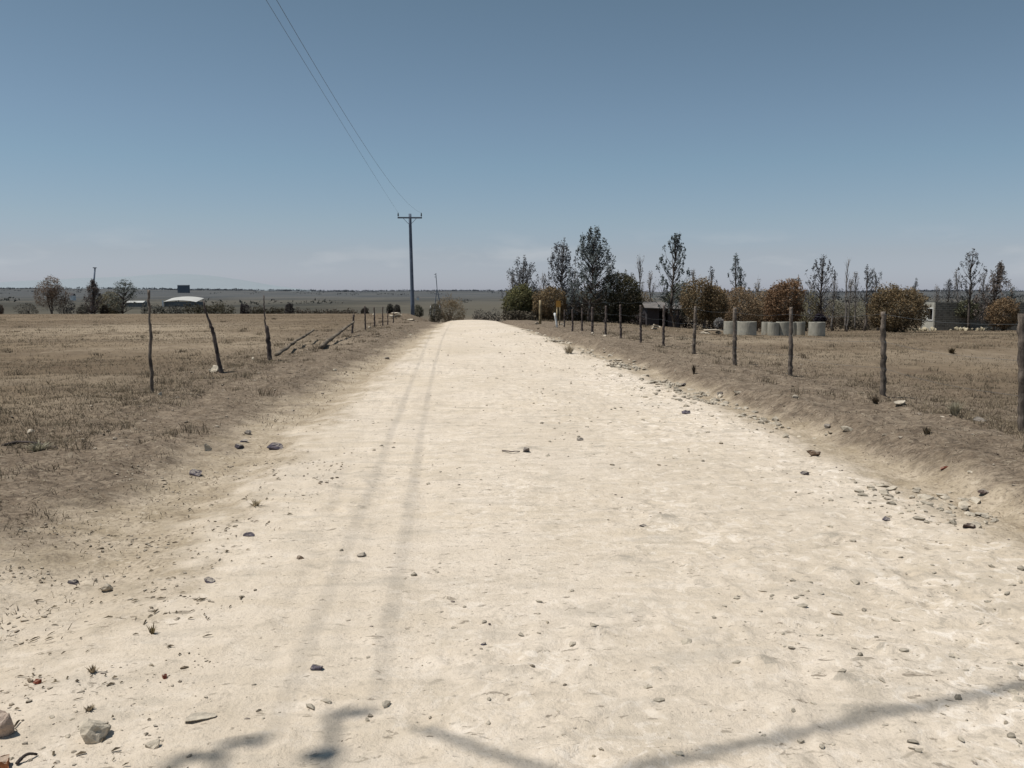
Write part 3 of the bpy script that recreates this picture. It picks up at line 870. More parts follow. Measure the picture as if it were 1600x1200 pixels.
def fallen(px0, py0, px1, py1, w0, w1, label, rise):
    a = on_ground(px0, py0)
    d = ray(px1, py1)
    b = EYE + d * ((a[1] + rise) / d[1])
    gz = gh(b[0], b[1])
    b[2] = max(b[2], gz + 0.03)
    t = np.linspace(0, 1, 16)[:, None]
    Q = a + (b - a) * t; Q[:, 2] += 0.03
    Q[1:-1] += rng.normal(0, 0.012, (14, 3))
    s = a[1] / F / 2
    mb = MB(); mb.tube(Q - a, np.linspace(w0 * s, w1 * s, 16), 8, jit=0.15)
    o = link('fallen_log', mb.mesh('fallen_log', True), M_LOG, loc=a)
    return tag(o, label, 'log', 'fallen logs of the broken left fence')


fallen(432, 557, 490, 517, 6, 4, 'fallen bleached log just right of the stump post', 7.0)
fallen(500, 545, 553, 504, 7, 4, 'fallen log with its far end propped on a leaning post', 9.0)


# dark stick lying on the left verge, and a bent one at the corner
def stick(pix, r0, r1, label, mat=M_POSTD):
    P = np.array([on_ground(*q) for q in pix]); P[:, 2] += r0 * 0.8
    t = np.linspace(0, len(P) - 1, 14)
    Q = np.stack([np.interp(t, np.arange(len(P)), P[:, k]) for k in range(3)], -1)
    Q[:, 2] += 0.015 * np.sin(np.linspace(0, PI, 14))
    mb = MB(); mb.tube(Q - P[0], np.linspace(r0, r1, 14), 6, jit=0.15)
    o = link('fallen_stick', mb.mesh('fallen_stick', True), mat, loc=P[0])
    tag(o, label, 'stick')


stick([(4, 698), (28, 694), (58, 696), (90, 702)], 0.016, 0.008, 'dark curved stick lying on the left verge')
stick([(26, 1196), (42, 1188), (58, 1181)], 0.007, 0.004, 'short brown stick next to the orange rock fragment')
stick([(785, 705), (799, 709), (812, 706)], 0.007, 0.004, 'thin root sliver beside the rock bursting through the road')

# wire strands of the right fence
rp = [o for o in bpy.data.objects if o.get('group') == GR]
rp.sort(key=lambda o: o.location.y)
for hgt, lab in ((1.17, 'top strand of fence wire along the right fence'), (0.78, 'middle strand of fence wire along the right fence'), (0.4, 'lowest strand of fence wire along the right fence')):
    mb = MB(); pts = []
    for a, b in zip(rp[:-1], rp[1:]):
        for t in np.linspace(0, 1, 5)[:-1]:
            q = np.array(a.location) * (1 - t) + np.array(b.location) * t
            pts.append([q[0] - 0.06, q[1], q[2] + hgt - 0.05 * math.sin(PI * t)])
    pts = np.array(pts); mb.tube(pts - pts[0], 0.0014, 4)
    tag(link('fence_wire', mb.mesh('fence_wire'), M_WIRE, loc=pts[0]), lab, 'wire', 'wire strands of the right fence')


# weeds
def weed(px, py, hpx, wpx, label, n=120, col=(0.30, 0.24, 0.15)):
    p = on_ground(px, py); s = p[1] / F
    h = hpx * s; w = wpx * s / 2
    mb = MB()
    for _ in range(n):
        a = rng.random() * 2 * PI; r0 = 0.25 * w * rng.random(); out = w * rng.random()
        b = np.array([math.cos(a) * r0, math.sin(a) * r0, -0.01])
        t = np.array([math.cos(a) * out, math.sin(a) * out, h * (0.45 + 0.55 * rng.random())])
        mid = b * 0.5 + t * 0.5 + np.array([0, 0, 0.15 * h])
        ww = 0.0025 + 0.0003 * p[1]
        e = np.array([-math.sin(a), math.cos(a), 0]) * ww
        mb.add([b - e, b + e, mid + e * .8, mid - e * .8], [[0, 1, 2, 3]], np.array(col) * (0.5 + 0.7 * rng.random()))
        mb.add([mid - e * .8, mid + e * .8, t], [[0, 1, 2]], np.array(col) * (0.5 + 0.7 * rng.random()))
    o = link('dry_weed', mb.mesh('dry_weed'), M_GRASS, loc=p)
    tag(o, label, 'weed', 'dry weeds on the verges')


weed(889, 552, 15, 40, 'wide grey weed tuft on the right road edge far up', 90, (0.42, 0.36, 0.27))
weed(1084, 584, 18, 12, 'thin upright dark weed below the tilted pale post', 40, (0.07, 0.055, 0.04))
weed(1492, 648, 24, 42, 'pale greenish weed clump on the right verge', 130, (0.40, 0.36, 0.26))
weed(1487, 554, 12, 20, 'dark tussock out in the right field', 120, (0.12, 0.09, 0.05))
weed(1368, 630, 12, 24, 'dark tussock left of the big right fence post', 120, (0.13, 0.10, 0.07))
weed(1448, 678, 14, 26, 'low dry tuft on the right verge bank', 70, (0.2, 0.16, 0.11))
weed(238, 990, 18, 30, 'stubble tuft at the left gravel edge', 14, (0.22, 0.17, 0.09))
weed(140, 1110, 9, 24, 'small brown tuft above the large pale rock', 50, (0.36, 0.29, 0.2))
weed(145, 1050, 11, 28, 'brown twiggy tuft on the left gravel', 50, (0.34, 0.27, 0.18))
weed(400, 790, 9, 50, 'flat straw tuft beside the left wheel track and wire shadow', 50, (0.40, 0.33, 0.23))
weed(60, 705, 16, 60, 'pale greenish weed patch under the dark stick', 110, (0.36, 0.33, 0.24))

# ------------------------------------------------------------------ trees
def leaf_cloud(mb, centers, radii, n_each, size, col, var=0.35, r=rng, shell=0.0):
    """many small bent leaves scattered in ellipsoids"""
    for c, rad, n in zip(centers, radii, n_each):
        d = r.normal(size=(n, 3)); d /= np.linalg.norm(d, axis=1)[:, None]
        q = (shell + (1 - shell) * r.random((n, 1)) ** 0.6)
        p = np.asarray(c) + d * q * np.asarray(rad)
        a = r.normal(size=(n, 3)); a /= np.linalg.norm(a, axis=1)[:, None]
        b = np.cross(a, r.normal(size=(n, 3))); b /= np.linalg.norm(b, axis=1)[:, None] + 1e-6
        s = size * (0.6 + 0.8 * r.random((n, 1)))
        v = np.stack([p - a * s, p + b * s * 0.45, p + a * s, p - b * s * 0.45], 1).reshape(-1, 3)
        f = np.arange(n)[:, None] * 4 + np.array([[0, 1, 2, 3]])
        tone = (1 + var * (r.random((n, 1)) - 0.5) * 2) * (0.85 + 0.3 * r.random())
        colr = np.repeat(np.asarray(col)[None] * tone, 4, 0)
        mb.add(v, f, colr)


def lateral(px, y):
    return (px - 735) / F * y


def tuft_tree(px, top, y, wpx, label, crown0=0.25, n=60, col=(0.050, 0.058, 0.058), tuft=(0.16, 0.5), seed=1, name='slender_tree', lean=0.0, leafn=22, trunk_r=None, group='slender sparse trees on the right', taper=0.75):
    r = np.random.default_rng(seed)
    x = lateral(px, y); z = gh(x, y)
    H = at_depth(px, top, y)[2] - z
    W = wpx / F * y / 2
    root = thing(name, label, 'tree', (x, y, z), group)
    tr = MB(); cr = MB()
    k = 14; t = np.linspace(0, 1, k)
    tx = np.cumsum(r.normal(0, 0.010 * H, k)); ty = np.cumsum(r.normal(0, 0.010 * H, k)); tx -= tx[0]; ty -= ty[0]
    trunk = np.stack([tx + lean * t * H, ty, t * H * 0.96], -1); trunk[0, 2] = -0.3
    tr_r = trunk_r or 0.016 * H + 0.02
    tr.tube(trunk, tr_r * (1 - 0.85 * t) + 0.008, 7, jit=0.1, r=r)
    cs, rs, ns_ = [], [], []
    n = int(n * 0.95); W = W * 1.2
    for i in range(n):
        u = crown0 + (1 - crown0) * r.random() ** 0.85
        a = r.random() * 2 * PI
        env = 1.12 * W * math.sin(PI * min(1, ((u - crown0) / (1 - crown0)) * 0.66 + 0.32)) ** taper
        out = env * (0.15 + 0.85 * r.random() ** 0.6)
        hb = max(0.08, u - 0.10 - 0.5 * out / H)
        b = np.array([np.interp(hb, t, trunk[:, 0]), np.interp(hb, t, trunk[:, 1]), hb * H * 0.96])
        e = np.array([np.interp(u, t, trunk[:, 0]) + out * math.cos(a), np.interp(u, t, trunk[:, 1]) + out * math.sin(a), u * H])
        m = b * 0.45 + e * 0.55 + np.array([math.cos(a), math.sin(a), 0]) * out * 0.15
        tr.tube([b, m, e], [0.022 + 0.002 * H, 0.014, 0.006], 4, r=r)
        rad = tuft[0] * 1.15 * (0.6 + 0.8 * r.random())
        cs.append(e + np.array([0, 0, 0.1])); rs.append((rad, rad, tuft[1] * (0.5 + 0.8 * r.random()))); ns_.append(int(leafn * (0.5 + r.random())))
        if r.random() < 0.35:
            cs.append(m); rs.append((rad * .7, rad * .7, tuft[1] * .5)); ns_.append(leafn // 2)
    leaf_cloud(cr, cs, rs, ns_, 0.008 * H + 0.03, np.array(col) * 2.6, r=r)
    link('trunk', tr.mesh('trunk', True), M_BARK, root); link('crown', cr.mesh('crown'), M_LEAF, root)
    return root


def dome_tree(px, top, bot, y, wpx, label, col, stems=3, n=4200, seed=1, name='dome_tree', group=None, lobes=None, leaf=0.10, basey=None, cat='tree'):
    """rounded crown between pixel rows top and bot"""
    r = np.random.default_rng(seed)
    x = lateral(px, y); z = gh(x, y)
    zt = at_depth(px, top, y)[2] - z; zb = max(at_depth(px, bot, y)[2] - z, 0.0)
    W = wpx / F * y / 2
    col = np.array(col) * (2.5 if n > 700 else 1.8); n = int(n * 2.3); leaf *= 0.72; wpx = wpx * 1.06
    root = thing(name, label, cat, (x, y, z), group)
    tr = MB(); cr = MB()
    lobes = lobes or [(0, 0, 1.0)]
    for lx, lz, ls in lobes:
        hgt = zt - zb
        c = np.array([lx * W, 0, zb + hgt * (0.46 + lz)]); R = np.array([W * ls, W * ls * 0.85, hgt * 0.54 * ls])
        m = int(n * ls / len(lobes))
        bd = r.normal(size=(16, 3)); bd /= np.linalg.norm(bd, axis=1)[:, None]; ba = r.normal(0.02, 0.17, 16)
        hd = r.normal(size=(14, 3)); hd /= np.linalg.norm(hd, axis=1)[:, None]

        def surf(d):
            f = 1 + (ba[None] * np.clip(d @ bd.T, 0, 1) ** 7).sum(1)
            hole = (np.clip(d @ hd.T, 0, 1) ** 30).max(1)
            return f, hole
        d = r.normal(size=(m, 3)); d /= np.linalg.norm(d, axis=1)[:, None]
        f, hole = surf(d)
        q = 1 - 0.42 * r.random(m) ** 1.6 - hole * 0.5 * r.random(m)
        p = d * R * (f * q)[:, None] + c
        sp_ = r.normal(size=(170, 3)); sp_ /= np.linalg.norm(sp_, axis=1)[:, None]           # loose sprigs breaking the outline
        fs, _ = surf(sp_)
        k_ = max(6, m // 480)
        sq = np.repeat(sp_ * R * (fs * (0.95 + 0.10 * r.random(170)))[:, None], k_, 0) * (0.88 + 0.22 * r.random((170 * k_, 1))) + r.normal(0, 0.035 * W, (170 * k_, 3)) + c
        p = np.concatenate([p, sq]); p[:, 2] = np.where(p[:, 2] < 0.05, 0.05 + 0.3 * hgt * r.random(len(p)) ** 2, p[:, 2])
        mm = len(p)
        aa = r.normal(size=(mm, 3)); aa /= np.linalg.norm(aa, axis=1)[:, None]
        bb = np.cross(aa, r.normal(size=(mm, 3))); bb /= np.linalg.norm(bb, axis=1)[:, None] + 1e-6
        ss = leaf * (0.6 + 0.8 * r.random((mm, 1)))
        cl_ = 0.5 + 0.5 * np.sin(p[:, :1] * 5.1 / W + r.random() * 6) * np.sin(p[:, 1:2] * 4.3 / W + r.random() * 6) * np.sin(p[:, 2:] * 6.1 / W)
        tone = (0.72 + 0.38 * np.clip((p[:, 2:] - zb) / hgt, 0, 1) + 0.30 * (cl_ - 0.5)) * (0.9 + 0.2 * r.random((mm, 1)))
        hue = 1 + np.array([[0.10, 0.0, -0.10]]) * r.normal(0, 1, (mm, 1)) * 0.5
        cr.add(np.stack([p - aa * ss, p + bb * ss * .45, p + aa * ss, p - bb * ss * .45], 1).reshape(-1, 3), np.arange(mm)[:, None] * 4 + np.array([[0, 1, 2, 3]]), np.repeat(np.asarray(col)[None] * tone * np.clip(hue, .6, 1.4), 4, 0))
    for i in range(stems):
        a = r.random() * 2 * PI; sp = W * 0.45 * r.random()
        e = np.array([math.cos(a) * sp, math.sin(a) * sp * 0.6, zb + (zt - zb) * 0.5])
        b0 = np.array([r.normal(0, 0.06), r.normal(0, 0.06), -0.2])
        m = b0 * 0.5 + e * 0.5 + r.normal(0, 0.05, 3)
        tr.tube([b0, b0 * .7 + m * .3 + np.array([0, 0, .1]), m, e], [0.03 + 0.012 * zt, 0.028 + 0.009 * zt, 0.02 + 0.006 * zt, 0.012], 6, jit=0.1, r=r)
        for j in range(5):
            d = r.normal(size=3); d[2] = abs(d[2]) * 0.6
            tr.tube([m, m * .4 + e * .6 + d * 0.08 * W, e + d * 0.3 * W], [0.025, 0.016, 0.006], 4, r=r)
    link('trunk', tr.mesh('trunk', True), M_BARK, root); link('crown', cr.mesh('crown'), M_LEAF, root)
    return root


def bare_tree(px, top, y, wpx, label, seed=1, n=26, name='bare_tree', lean=0.0, leaves=0, group='bare thin trees on the right'):
    r = np.random.default_rng(seed)
    x = lateral(px, y); z = gh(x, y)
    H = at_depth(px, top, y)[2] - z; W = wpx / F * y / 2
    root = thing(name, label, 'tree', (x, y, z), group)
    tr = MB(); cr = MB(); t = np.linspace(0, 1, 10)
    trunk = np.stack([lean * H * t + np.cumsum(r.normal(0, 0.008 * H, 10)), np.cumsum(r.normal(0, 0.008 * H, 10)), t * H - 0.2 * (t == 0)], -1)
    tr.tube(trunk, (0.014 * H) * (1 - 0.9 * t) + 0.008, 6, jit=0.1, r=r)
    cs, rs, ns_ = [], [], []
    for i in range(n):
        hb = 0.25 + 0.65 * r.random(); a = r.random() * 2 * PI
        b = np.array([np.interp(hb, t, trunk[:, k]) for k in range(3)])
        out = W * (0.4 + 0.6 * r.random()) * (1.2 - hb); up = H * (0.12 + 0.14 * r.random())
        e = b + np.array([math.cos(a) * out, math.sin(a) * out, up]); e[2] = min(e[2], H)
        m = b * .5 + e * .5 + np.array([math.cos(a) * out * .12, math.sin(a) * out * .12, 0])
        tr.tube([b, m, e], [0.018, 0.012, 0.005], 4, r=r)
        for j in range(3):
            tr.tube([m, m + r.normal(0, 0.16, 3) * (W + .3) + np.array([0, 0, 0.08 * H])], [0.008, 0.003], 3, r=r)
        if leaves:
            cs.append(e); rs.append((0.15, 0.15, 0.35)); ns_.append(leaves)
    link('trunk', tr.mesh('trunk', True), M_TWIG, root)
    if leaves:
        leaf_cloud(cr, cs, rs, ns_, 0.06, (0.19, 0.165, 0.14), r=r); link('crown', cr.mesh('crown'), M_LEAF, root)
    return root


DG = (0.052, 0.060, 0.060); DG2 = (0.062, 0.064, 0.068); BR = (0.088, 0.061, 0.036); BR2 = (0.080, 0.059, 0.034); OL = (0.060, 0.058, 0.028); DK = (0.036, 0.033, 0.020)
GY = (0.105, 0.092, 0.078)
# slender trees, left to right
tuft_tree(815, 404, 74, 50, 'slender grey green tree nearest the road crest on the right', 0.2, 120, DG2, (0.17, 0.55), 11, leafn=26)
tuft_tree(877, 383, 70, 44, 'narrow dense column tree left of the tallest tree', 0.12, 125, DG2, (0.16, 0.6), 12, taper=0.55, leafn=26)
tuft_tree(924, 361, 64, 62, 'tallest feathery tree behind the thick dark fence post', 0.20, 190, DG, (0.16, 0.5), 13, leafn=24)
tuft_tree(1058, 365, 68, 48, 'tall open tree standing beside the small shed', 0.18, 78, DG, (0.14, 0.42), 14, leafn=22)
tuft_tree(1113, 420, 84, 16, 'short feathery top showing behind the brown double dome tree', 0.3, 26, DG2, (0.15, 0.5), 15)
tuft_tree(1149, 403, 84, 24, 'thin feathery tree, left one of the pair left of the reddish dome', 0.2, 40, DG, (0.15, 0.5), 16)
tuft_tree(1168, 417, 86, 24, 'thin feathery tree, right one of the pair left of the reddish dome', 0.2, 44, DG, (0.15, 0.45), 17)
tuft_tree(1247, 425, 90, 12, 'small pointed tree top peeking over the reddish dome tree', 0.4, 14, DG, (0.15, 0.5), 18)
tuft_tree(1289, 402, 76, 54, 'open feathery tree right of the reddish dome tree', 0.22, 90, DG2, (0.14, 0.38), 19, leafn=18)
tuft_tree(1362, 420, 82, 34, 'scraggy tree left of the green brown dome tree', 0.3, 38, DG2, (0.16, 0.35), 20, leafn=16)
tuft_tree(1384, 418, 84, 20, 'scraggy leaning tree just behind the green brown dome tree', 0.4, 20, DG, (0.15, 0.4), 21, lean=-0.04)
tuft_tree(1441, 438, 120, 9, 'tiny dark spire tree behind the green brown dome tree', 0.1, 50, (0.04, 0.042, 0.045), (0.14, 0.5), 22, leafn=24)
tuft_tree(1497, 440, 100, 26, 'small feathery tree top above the grey block wall', 0.3, 50, DG2, (0.18, 0.5), 23)
tuft_tree(1533, 394, 82, 44, 'tall open tree standing in front of the grey block wall', 0.32, 56, DG2, (0.15, 0.45), 24, leafn=18)
tuft_tree(1575, 415, 80, 44, 'reddish grey pointed tree at the right end of the block wall', 0.15, 130, (0.066, 0.055, 0.048), (0.2, 0.5), 25, leafn=30, taper=1.1)
tuft_tree(1598, 452, 92, 24, 'dark bushy tree cut off by the right picture edge', 0.2, 50, DG, (0.2, 0.4), 26)
# bare ones
bare_tree(1001, 403, 74, 34, 'wispy bare tree between the dark dome and the small shed', 31, 30, lean=-0.02, leaves=5)
bare_tree(848, 430, 76, 26, 'wispy bare shrub tree between two slender trees near the crest', 32, 24, leaves=5)
bare_tree(1331, 405, 78, 26, 'thin forked bare tree between two open feathery trees', 33, 18, lean=-0.02)
bare_tree(1335, 440, 74, 22, 'low reddish bare tree in front of the forked bare tree', 34, 26, leaves=8)
bare_tree(1272, 445, 88, 26, 'twiggy bare tree just right of the reddish dome', 35, 24, leaves=5)
for i, (px_, tp_, yy_, w_, lab_) in enumerate([
    (800, 432, 76, 26, 'wispy grey tree at the left end of the tree belt'),
    (896, 424, 74, 26, 'wispy grey sapling squeezed between the column tree and the tallest tree'),
    (952, 420, 78, 24, 'wispy grey sapling rising behind the dark dome tree'),
    (1020, 428, 80, 30, 'pale twiggy tree left of the tall open tree'),
    (1085, 425, 84, 26, 'grey twiggy tree behind the left lobe of the double dome'),
    (1186, 440, 86, 30, 'grey twiggy tree left of the reddish dome tree'),
    (1310, 430, 82, 26, 'pale twiggy tree beside the thin forked bare tree'),
    (1348, 428, 84, 26, 'grey twiggy tree left of the scraggy tree'),
    (1480, 448, 96, 22, 'grey twiggy tree behind the corner of the block wall'),
    (1516, 425, 90, 26, 'pale twiggy tree left of the tall open wall tree'),
    (1556, 430, 86, 26, 'pale twiggy tree right of the tall open wall tree')]):
    bare_tree(px_, tp_, yy_, w_, lab_, 130 + i, 34, lean=0.01 * (i % 3 - 1), leaves=7)
# rounded trees
G_D = 'rounded trees on the right'
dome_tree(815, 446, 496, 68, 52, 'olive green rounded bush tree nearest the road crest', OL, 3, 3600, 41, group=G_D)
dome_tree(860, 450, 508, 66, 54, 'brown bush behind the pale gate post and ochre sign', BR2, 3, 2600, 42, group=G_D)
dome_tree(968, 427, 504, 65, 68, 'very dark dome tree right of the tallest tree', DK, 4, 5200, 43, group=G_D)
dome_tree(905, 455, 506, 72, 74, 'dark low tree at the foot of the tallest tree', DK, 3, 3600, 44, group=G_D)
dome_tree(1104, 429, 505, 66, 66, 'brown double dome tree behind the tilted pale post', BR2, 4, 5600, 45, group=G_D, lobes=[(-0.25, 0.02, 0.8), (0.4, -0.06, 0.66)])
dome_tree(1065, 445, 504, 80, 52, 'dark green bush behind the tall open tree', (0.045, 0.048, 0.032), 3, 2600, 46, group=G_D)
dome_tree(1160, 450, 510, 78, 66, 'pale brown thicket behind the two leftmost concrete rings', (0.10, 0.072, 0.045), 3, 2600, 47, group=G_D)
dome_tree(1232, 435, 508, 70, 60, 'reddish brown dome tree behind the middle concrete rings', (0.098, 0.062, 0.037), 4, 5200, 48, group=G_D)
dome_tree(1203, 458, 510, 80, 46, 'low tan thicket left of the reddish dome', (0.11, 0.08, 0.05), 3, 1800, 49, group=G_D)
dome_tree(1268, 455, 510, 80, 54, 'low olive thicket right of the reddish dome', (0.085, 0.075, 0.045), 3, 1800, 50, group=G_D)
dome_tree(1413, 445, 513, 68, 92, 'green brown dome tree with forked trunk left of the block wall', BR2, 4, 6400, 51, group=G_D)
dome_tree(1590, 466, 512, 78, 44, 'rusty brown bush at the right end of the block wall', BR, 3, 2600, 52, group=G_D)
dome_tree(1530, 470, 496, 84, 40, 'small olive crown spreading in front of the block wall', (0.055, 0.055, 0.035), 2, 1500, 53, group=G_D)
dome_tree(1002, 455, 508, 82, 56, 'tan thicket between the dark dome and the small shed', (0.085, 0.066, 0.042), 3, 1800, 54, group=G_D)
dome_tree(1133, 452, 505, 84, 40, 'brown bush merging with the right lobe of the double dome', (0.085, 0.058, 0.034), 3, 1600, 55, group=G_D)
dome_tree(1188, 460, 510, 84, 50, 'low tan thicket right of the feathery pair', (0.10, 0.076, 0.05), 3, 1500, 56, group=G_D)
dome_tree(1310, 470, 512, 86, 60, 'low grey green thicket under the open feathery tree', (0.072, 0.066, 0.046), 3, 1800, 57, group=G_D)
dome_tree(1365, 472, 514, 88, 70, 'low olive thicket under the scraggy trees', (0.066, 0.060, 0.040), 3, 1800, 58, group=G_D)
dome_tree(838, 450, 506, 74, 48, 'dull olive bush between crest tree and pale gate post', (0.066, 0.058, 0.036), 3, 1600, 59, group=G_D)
# low hedges below the trees; the darkest stand in for tree shadow
def hedge(px0, px1, top, y, label, col, n=2600, seed=1, name='hedge', group='low hedges and scrub', leaf=0.09):
    r = np.random.default_rng(seed)
    x0, x1 = lateral(px0, y), lateral(px1, y); xm = (x0 + x1) / 2; z = gh(xm, y)
    H = at_depth((px0 + px1) / 2, top, y)[2] - z
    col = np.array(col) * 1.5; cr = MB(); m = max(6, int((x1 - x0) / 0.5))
    cs = [np.array([q - xm, r.normal(0, 0.3), H * (0.35 + 0.2 * r.random())]) for q in np.linspace(x0 + .3, x1 - .3, m)]
    rs = [((x1 - x0) / m * 1.0, 0.5, H * (0.45 + 0.25 * r.random())) for _ in cs]
    leaf_cloud(cr, cs, rs, [n // m] * m, leaf, col, 0.45, r=r)
    o = link(name, cr.mesh(name), M_LEAF, loc=(xm, y, z))
    tag(o, label, 'hedge', group)


hedge(880, 1010, 486, 74, 'long hedge coloured dark as the shade under the tallest trees', (0.034, 0.028, 0.028), 4200, 61)
hedge(1060, 1130, 486, 76, 'hedge coloured dark as the shade beneath the double dome tree', (0.034, 0.028, 0.024), 2600, 62)
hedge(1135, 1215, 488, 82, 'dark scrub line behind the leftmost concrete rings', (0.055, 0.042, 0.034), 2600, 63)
hedge(1215, 1330, 488, 84, 'brown scrub line behind the right group of rings', (0.075, 0.056, 0.042), 3000, 64)
hedge(1330, 1400, 492, 86, 'greyish scrub line left of the green brown dome', (0.085, 0.070, 0.056), 2000, 65)
dome_tree(1290, 492, 505, 66, 17, 'small black bush right behind the rightmost ring', (0.022, 0.018, 0.024), 2, 700, 66, name='dark_bush', group=None, cat='bush')
dome_tree(1127, 497, 511, 60, 14, 'small grey dead bush left of the leftmost ring', (0.20, 0.19, 0.18), 3, 500, 67, name='dead_bush', group=None, leaf=0.06, cat='bush')
hedge(786, 846, 484, 66, 'dull scrub line between road crest and pale gate post', (0.075, 0.064, 0.048), 1800, 68)

# left side trees along the far field edge
G_LT = 'trees along the far edge of the left field'
dome_tree(101, 430, 480, 83, 50, 'lone brown tree with bare thin trunk, far left field edge', (0.085, 0.062, 0.045), 2, 3000, 71, name='field_tree', group=G_LT,
          lobes=[(0, 0.18, 0.62), (-0.35, -0.12, 0.66), (0.35, -0.12, 0.66)], leaf=0.07)
tuft_tree(164, 440, 88, 24, 'pointed dark brown tree beside the leaning far pole', 0.05, 110, (0.052, 0.042, 0.038), (0.22, 0.4), 72, 'field_tree', leafn=34, group=G_LT, taper=1.0)
dome_tree(188, 455, 498, 92, 40, 'olive bush between pointed dark tree and wind bent tree', (0.085, 0.075, 0.05), 3, 1700, 73, name='field_tree', group=G_LT)
tuft_tree(205, 439, 88, 38, 'wind bent dark green tree left of the tall thin post', 0.15, 70, (0.045, 0.050, 0.042), (0.3, 0.3), 74, 'field_tree', leafn=34, group=G_LT, lean=0.10)
dome_tree(704, 462, 512, 92, 44, 'brown spreading tree beside the windmill tower and crest', (0.085, 0.066, 0.042), 3, 2200, 75, name='field_tree', group=G_LT, leaf=0.08)
dome_tree(1462 - 782, 475, 510, 90, 19, 'small dark square bush below the windmill tower', (0.040, 0.036, 0.026), 2, 1000, 76, name='field_tree', group=G_LT, leaf=0.07)
G_B = 'bushes along the far edge of the left field'
for i, (px, top, bot, w, col, lab) in enumerate([
    (10, 472, 486, 26, (0.05, 0.045, 0.04), 'dark bush cut off by the left picture edge'),
    (22, 475, 486, 12, (0.07, 0.045, 0.035), 'small reddish dark bush second from the left edge'),
    (65, 473, 486, 26, (0.07, 0.066, 0.055), 'grey green bush left of the lone brown tree'),
    (122, 467, 486, 22, (0.055, 0.052, 0.05), 'grey bush right of the lone brown tree'),
    (145, 476, 486, 14, (0.065, 0.06, 0.05), 'low bush at the foot of the leaning far pole'),
    (178, 478, 487, 10, (0.05, 0.04, 0.03), 'tiny dark bush under the pointed dark tree'),
    (388, 475, 490, 13, (0.025, 0.02, 0.022), 'round nearly black bush left of the stump post stick'),
    (457, 474, 490, 12, (0.022, 0.018, 0.02), 'round nearly black bush right of the stump post stick'),
    (572, 481, 491, 10, (0.04, 0.034, 0.028), 'small dark bush behind the thin posts'),
    (611, 476, 489, 9, (0.026, 0.026, 0.022), 'dark bush directly above the rubble heap, left of two'),
    (622, 476, 489, 10, (0.028, 0.026, 0.024), 'dark bush directly above the rubble heap, right of two'),
    (655, 476, 493, 15, (0.05, 0.05, 0.035), 'olive bush right of the power pole foot')]):
    dome_tree(px, top, bot + 14, 84 + (i % 3) * 2, w * 1.15, lab, col, 2, 600, 80 + i, name='field_bush', group=G_B, leaf=0.06, cat='bush')
hedge(300, 372, 474, 90, 'dull green hedge strip beyond the left field', (0.062, 0.056, 0.038), 2600, 95)
hedge(236, 300, 474, 98, 'greyish hedge strip below the arched white shed', (0.072, 0.070, 0.06), 2000, 96)
hedge(398, 450, 479, 90, 'olive hedge strip between the two black round bushes', (0.07, 0.06, 0.042), 1600, 97)
hedge(465, 560, 482, 92, 'low brown scrub strip behind the fallen logs', (0.075, 0.062, 0.048), 2200, 98)
hedge(740, 782, 483, 110, 'low dark scrub in the gap beyond the road crest', (0.06, 0.055, 0.05), 1500, 99)

# far scrub on the valley floor and hillside
cr = MB(); r = np.random.default_rng(5)
n = 1100
yy = 330 * (2500 / 330) ** r.random(n)
xx = (r.random(n) * 2 - 1) * (0.66 * yy + 30)
keep = fbm(xx / (60 + yy * .25), yy / (40 + yy * .12), 3, 33) > r.random(n) * 0.35 - 0.02
xx, yy = xx[keep], yy[keep]
for a, b in zip(xx, yy):
    s = 0.8 + 0.0008 * b + 1.2 * r.random()
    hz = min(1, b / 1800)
    c = np.array([0.075, 0.073, 0.060]) * (1 - hz) + np.array([0.088, 0.098, 0.110]) * hz  # distance haze painted in: colour shifts towards blue grey
    w = s * (1.5 + 5 * r.random())
    leaf_cloud(cr, [(a, b, gh(a, b) + s * .5)], [(w, s, s * 0.8)], [16], 0.42 * s, c, 0.25, r=r)
tag(link('far_scrub', cr.mesh('far_scrub'), M_LEAF), 'distant dark scrub scattered over the valley and hillside', 'scrub', kind='stuff')
cr = MB()
n = 4200
xx = (r.random(n) * 2 - 1) * 1950; yy = 2330 + 330 * r.random(n)
keep = fbm(xx / 170, yy * 0, 3, 35) > r.random(n) * 0.7 - 0.5
for a, b in zip(xx[keep], yy[keep]):
    s = 1.5 + 3.2 * r.random() ** 2
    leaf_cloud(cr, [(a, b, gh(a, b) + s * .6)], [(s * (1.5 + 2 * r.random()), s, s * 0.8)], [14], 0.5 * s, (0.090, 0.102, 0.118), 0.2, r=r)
tag(link('far_woodland', cr.mesh('far_woodland'), M_LEAF), 'hazy dark line of trees along the skyline ridge', 'woodland', kind='stuff')

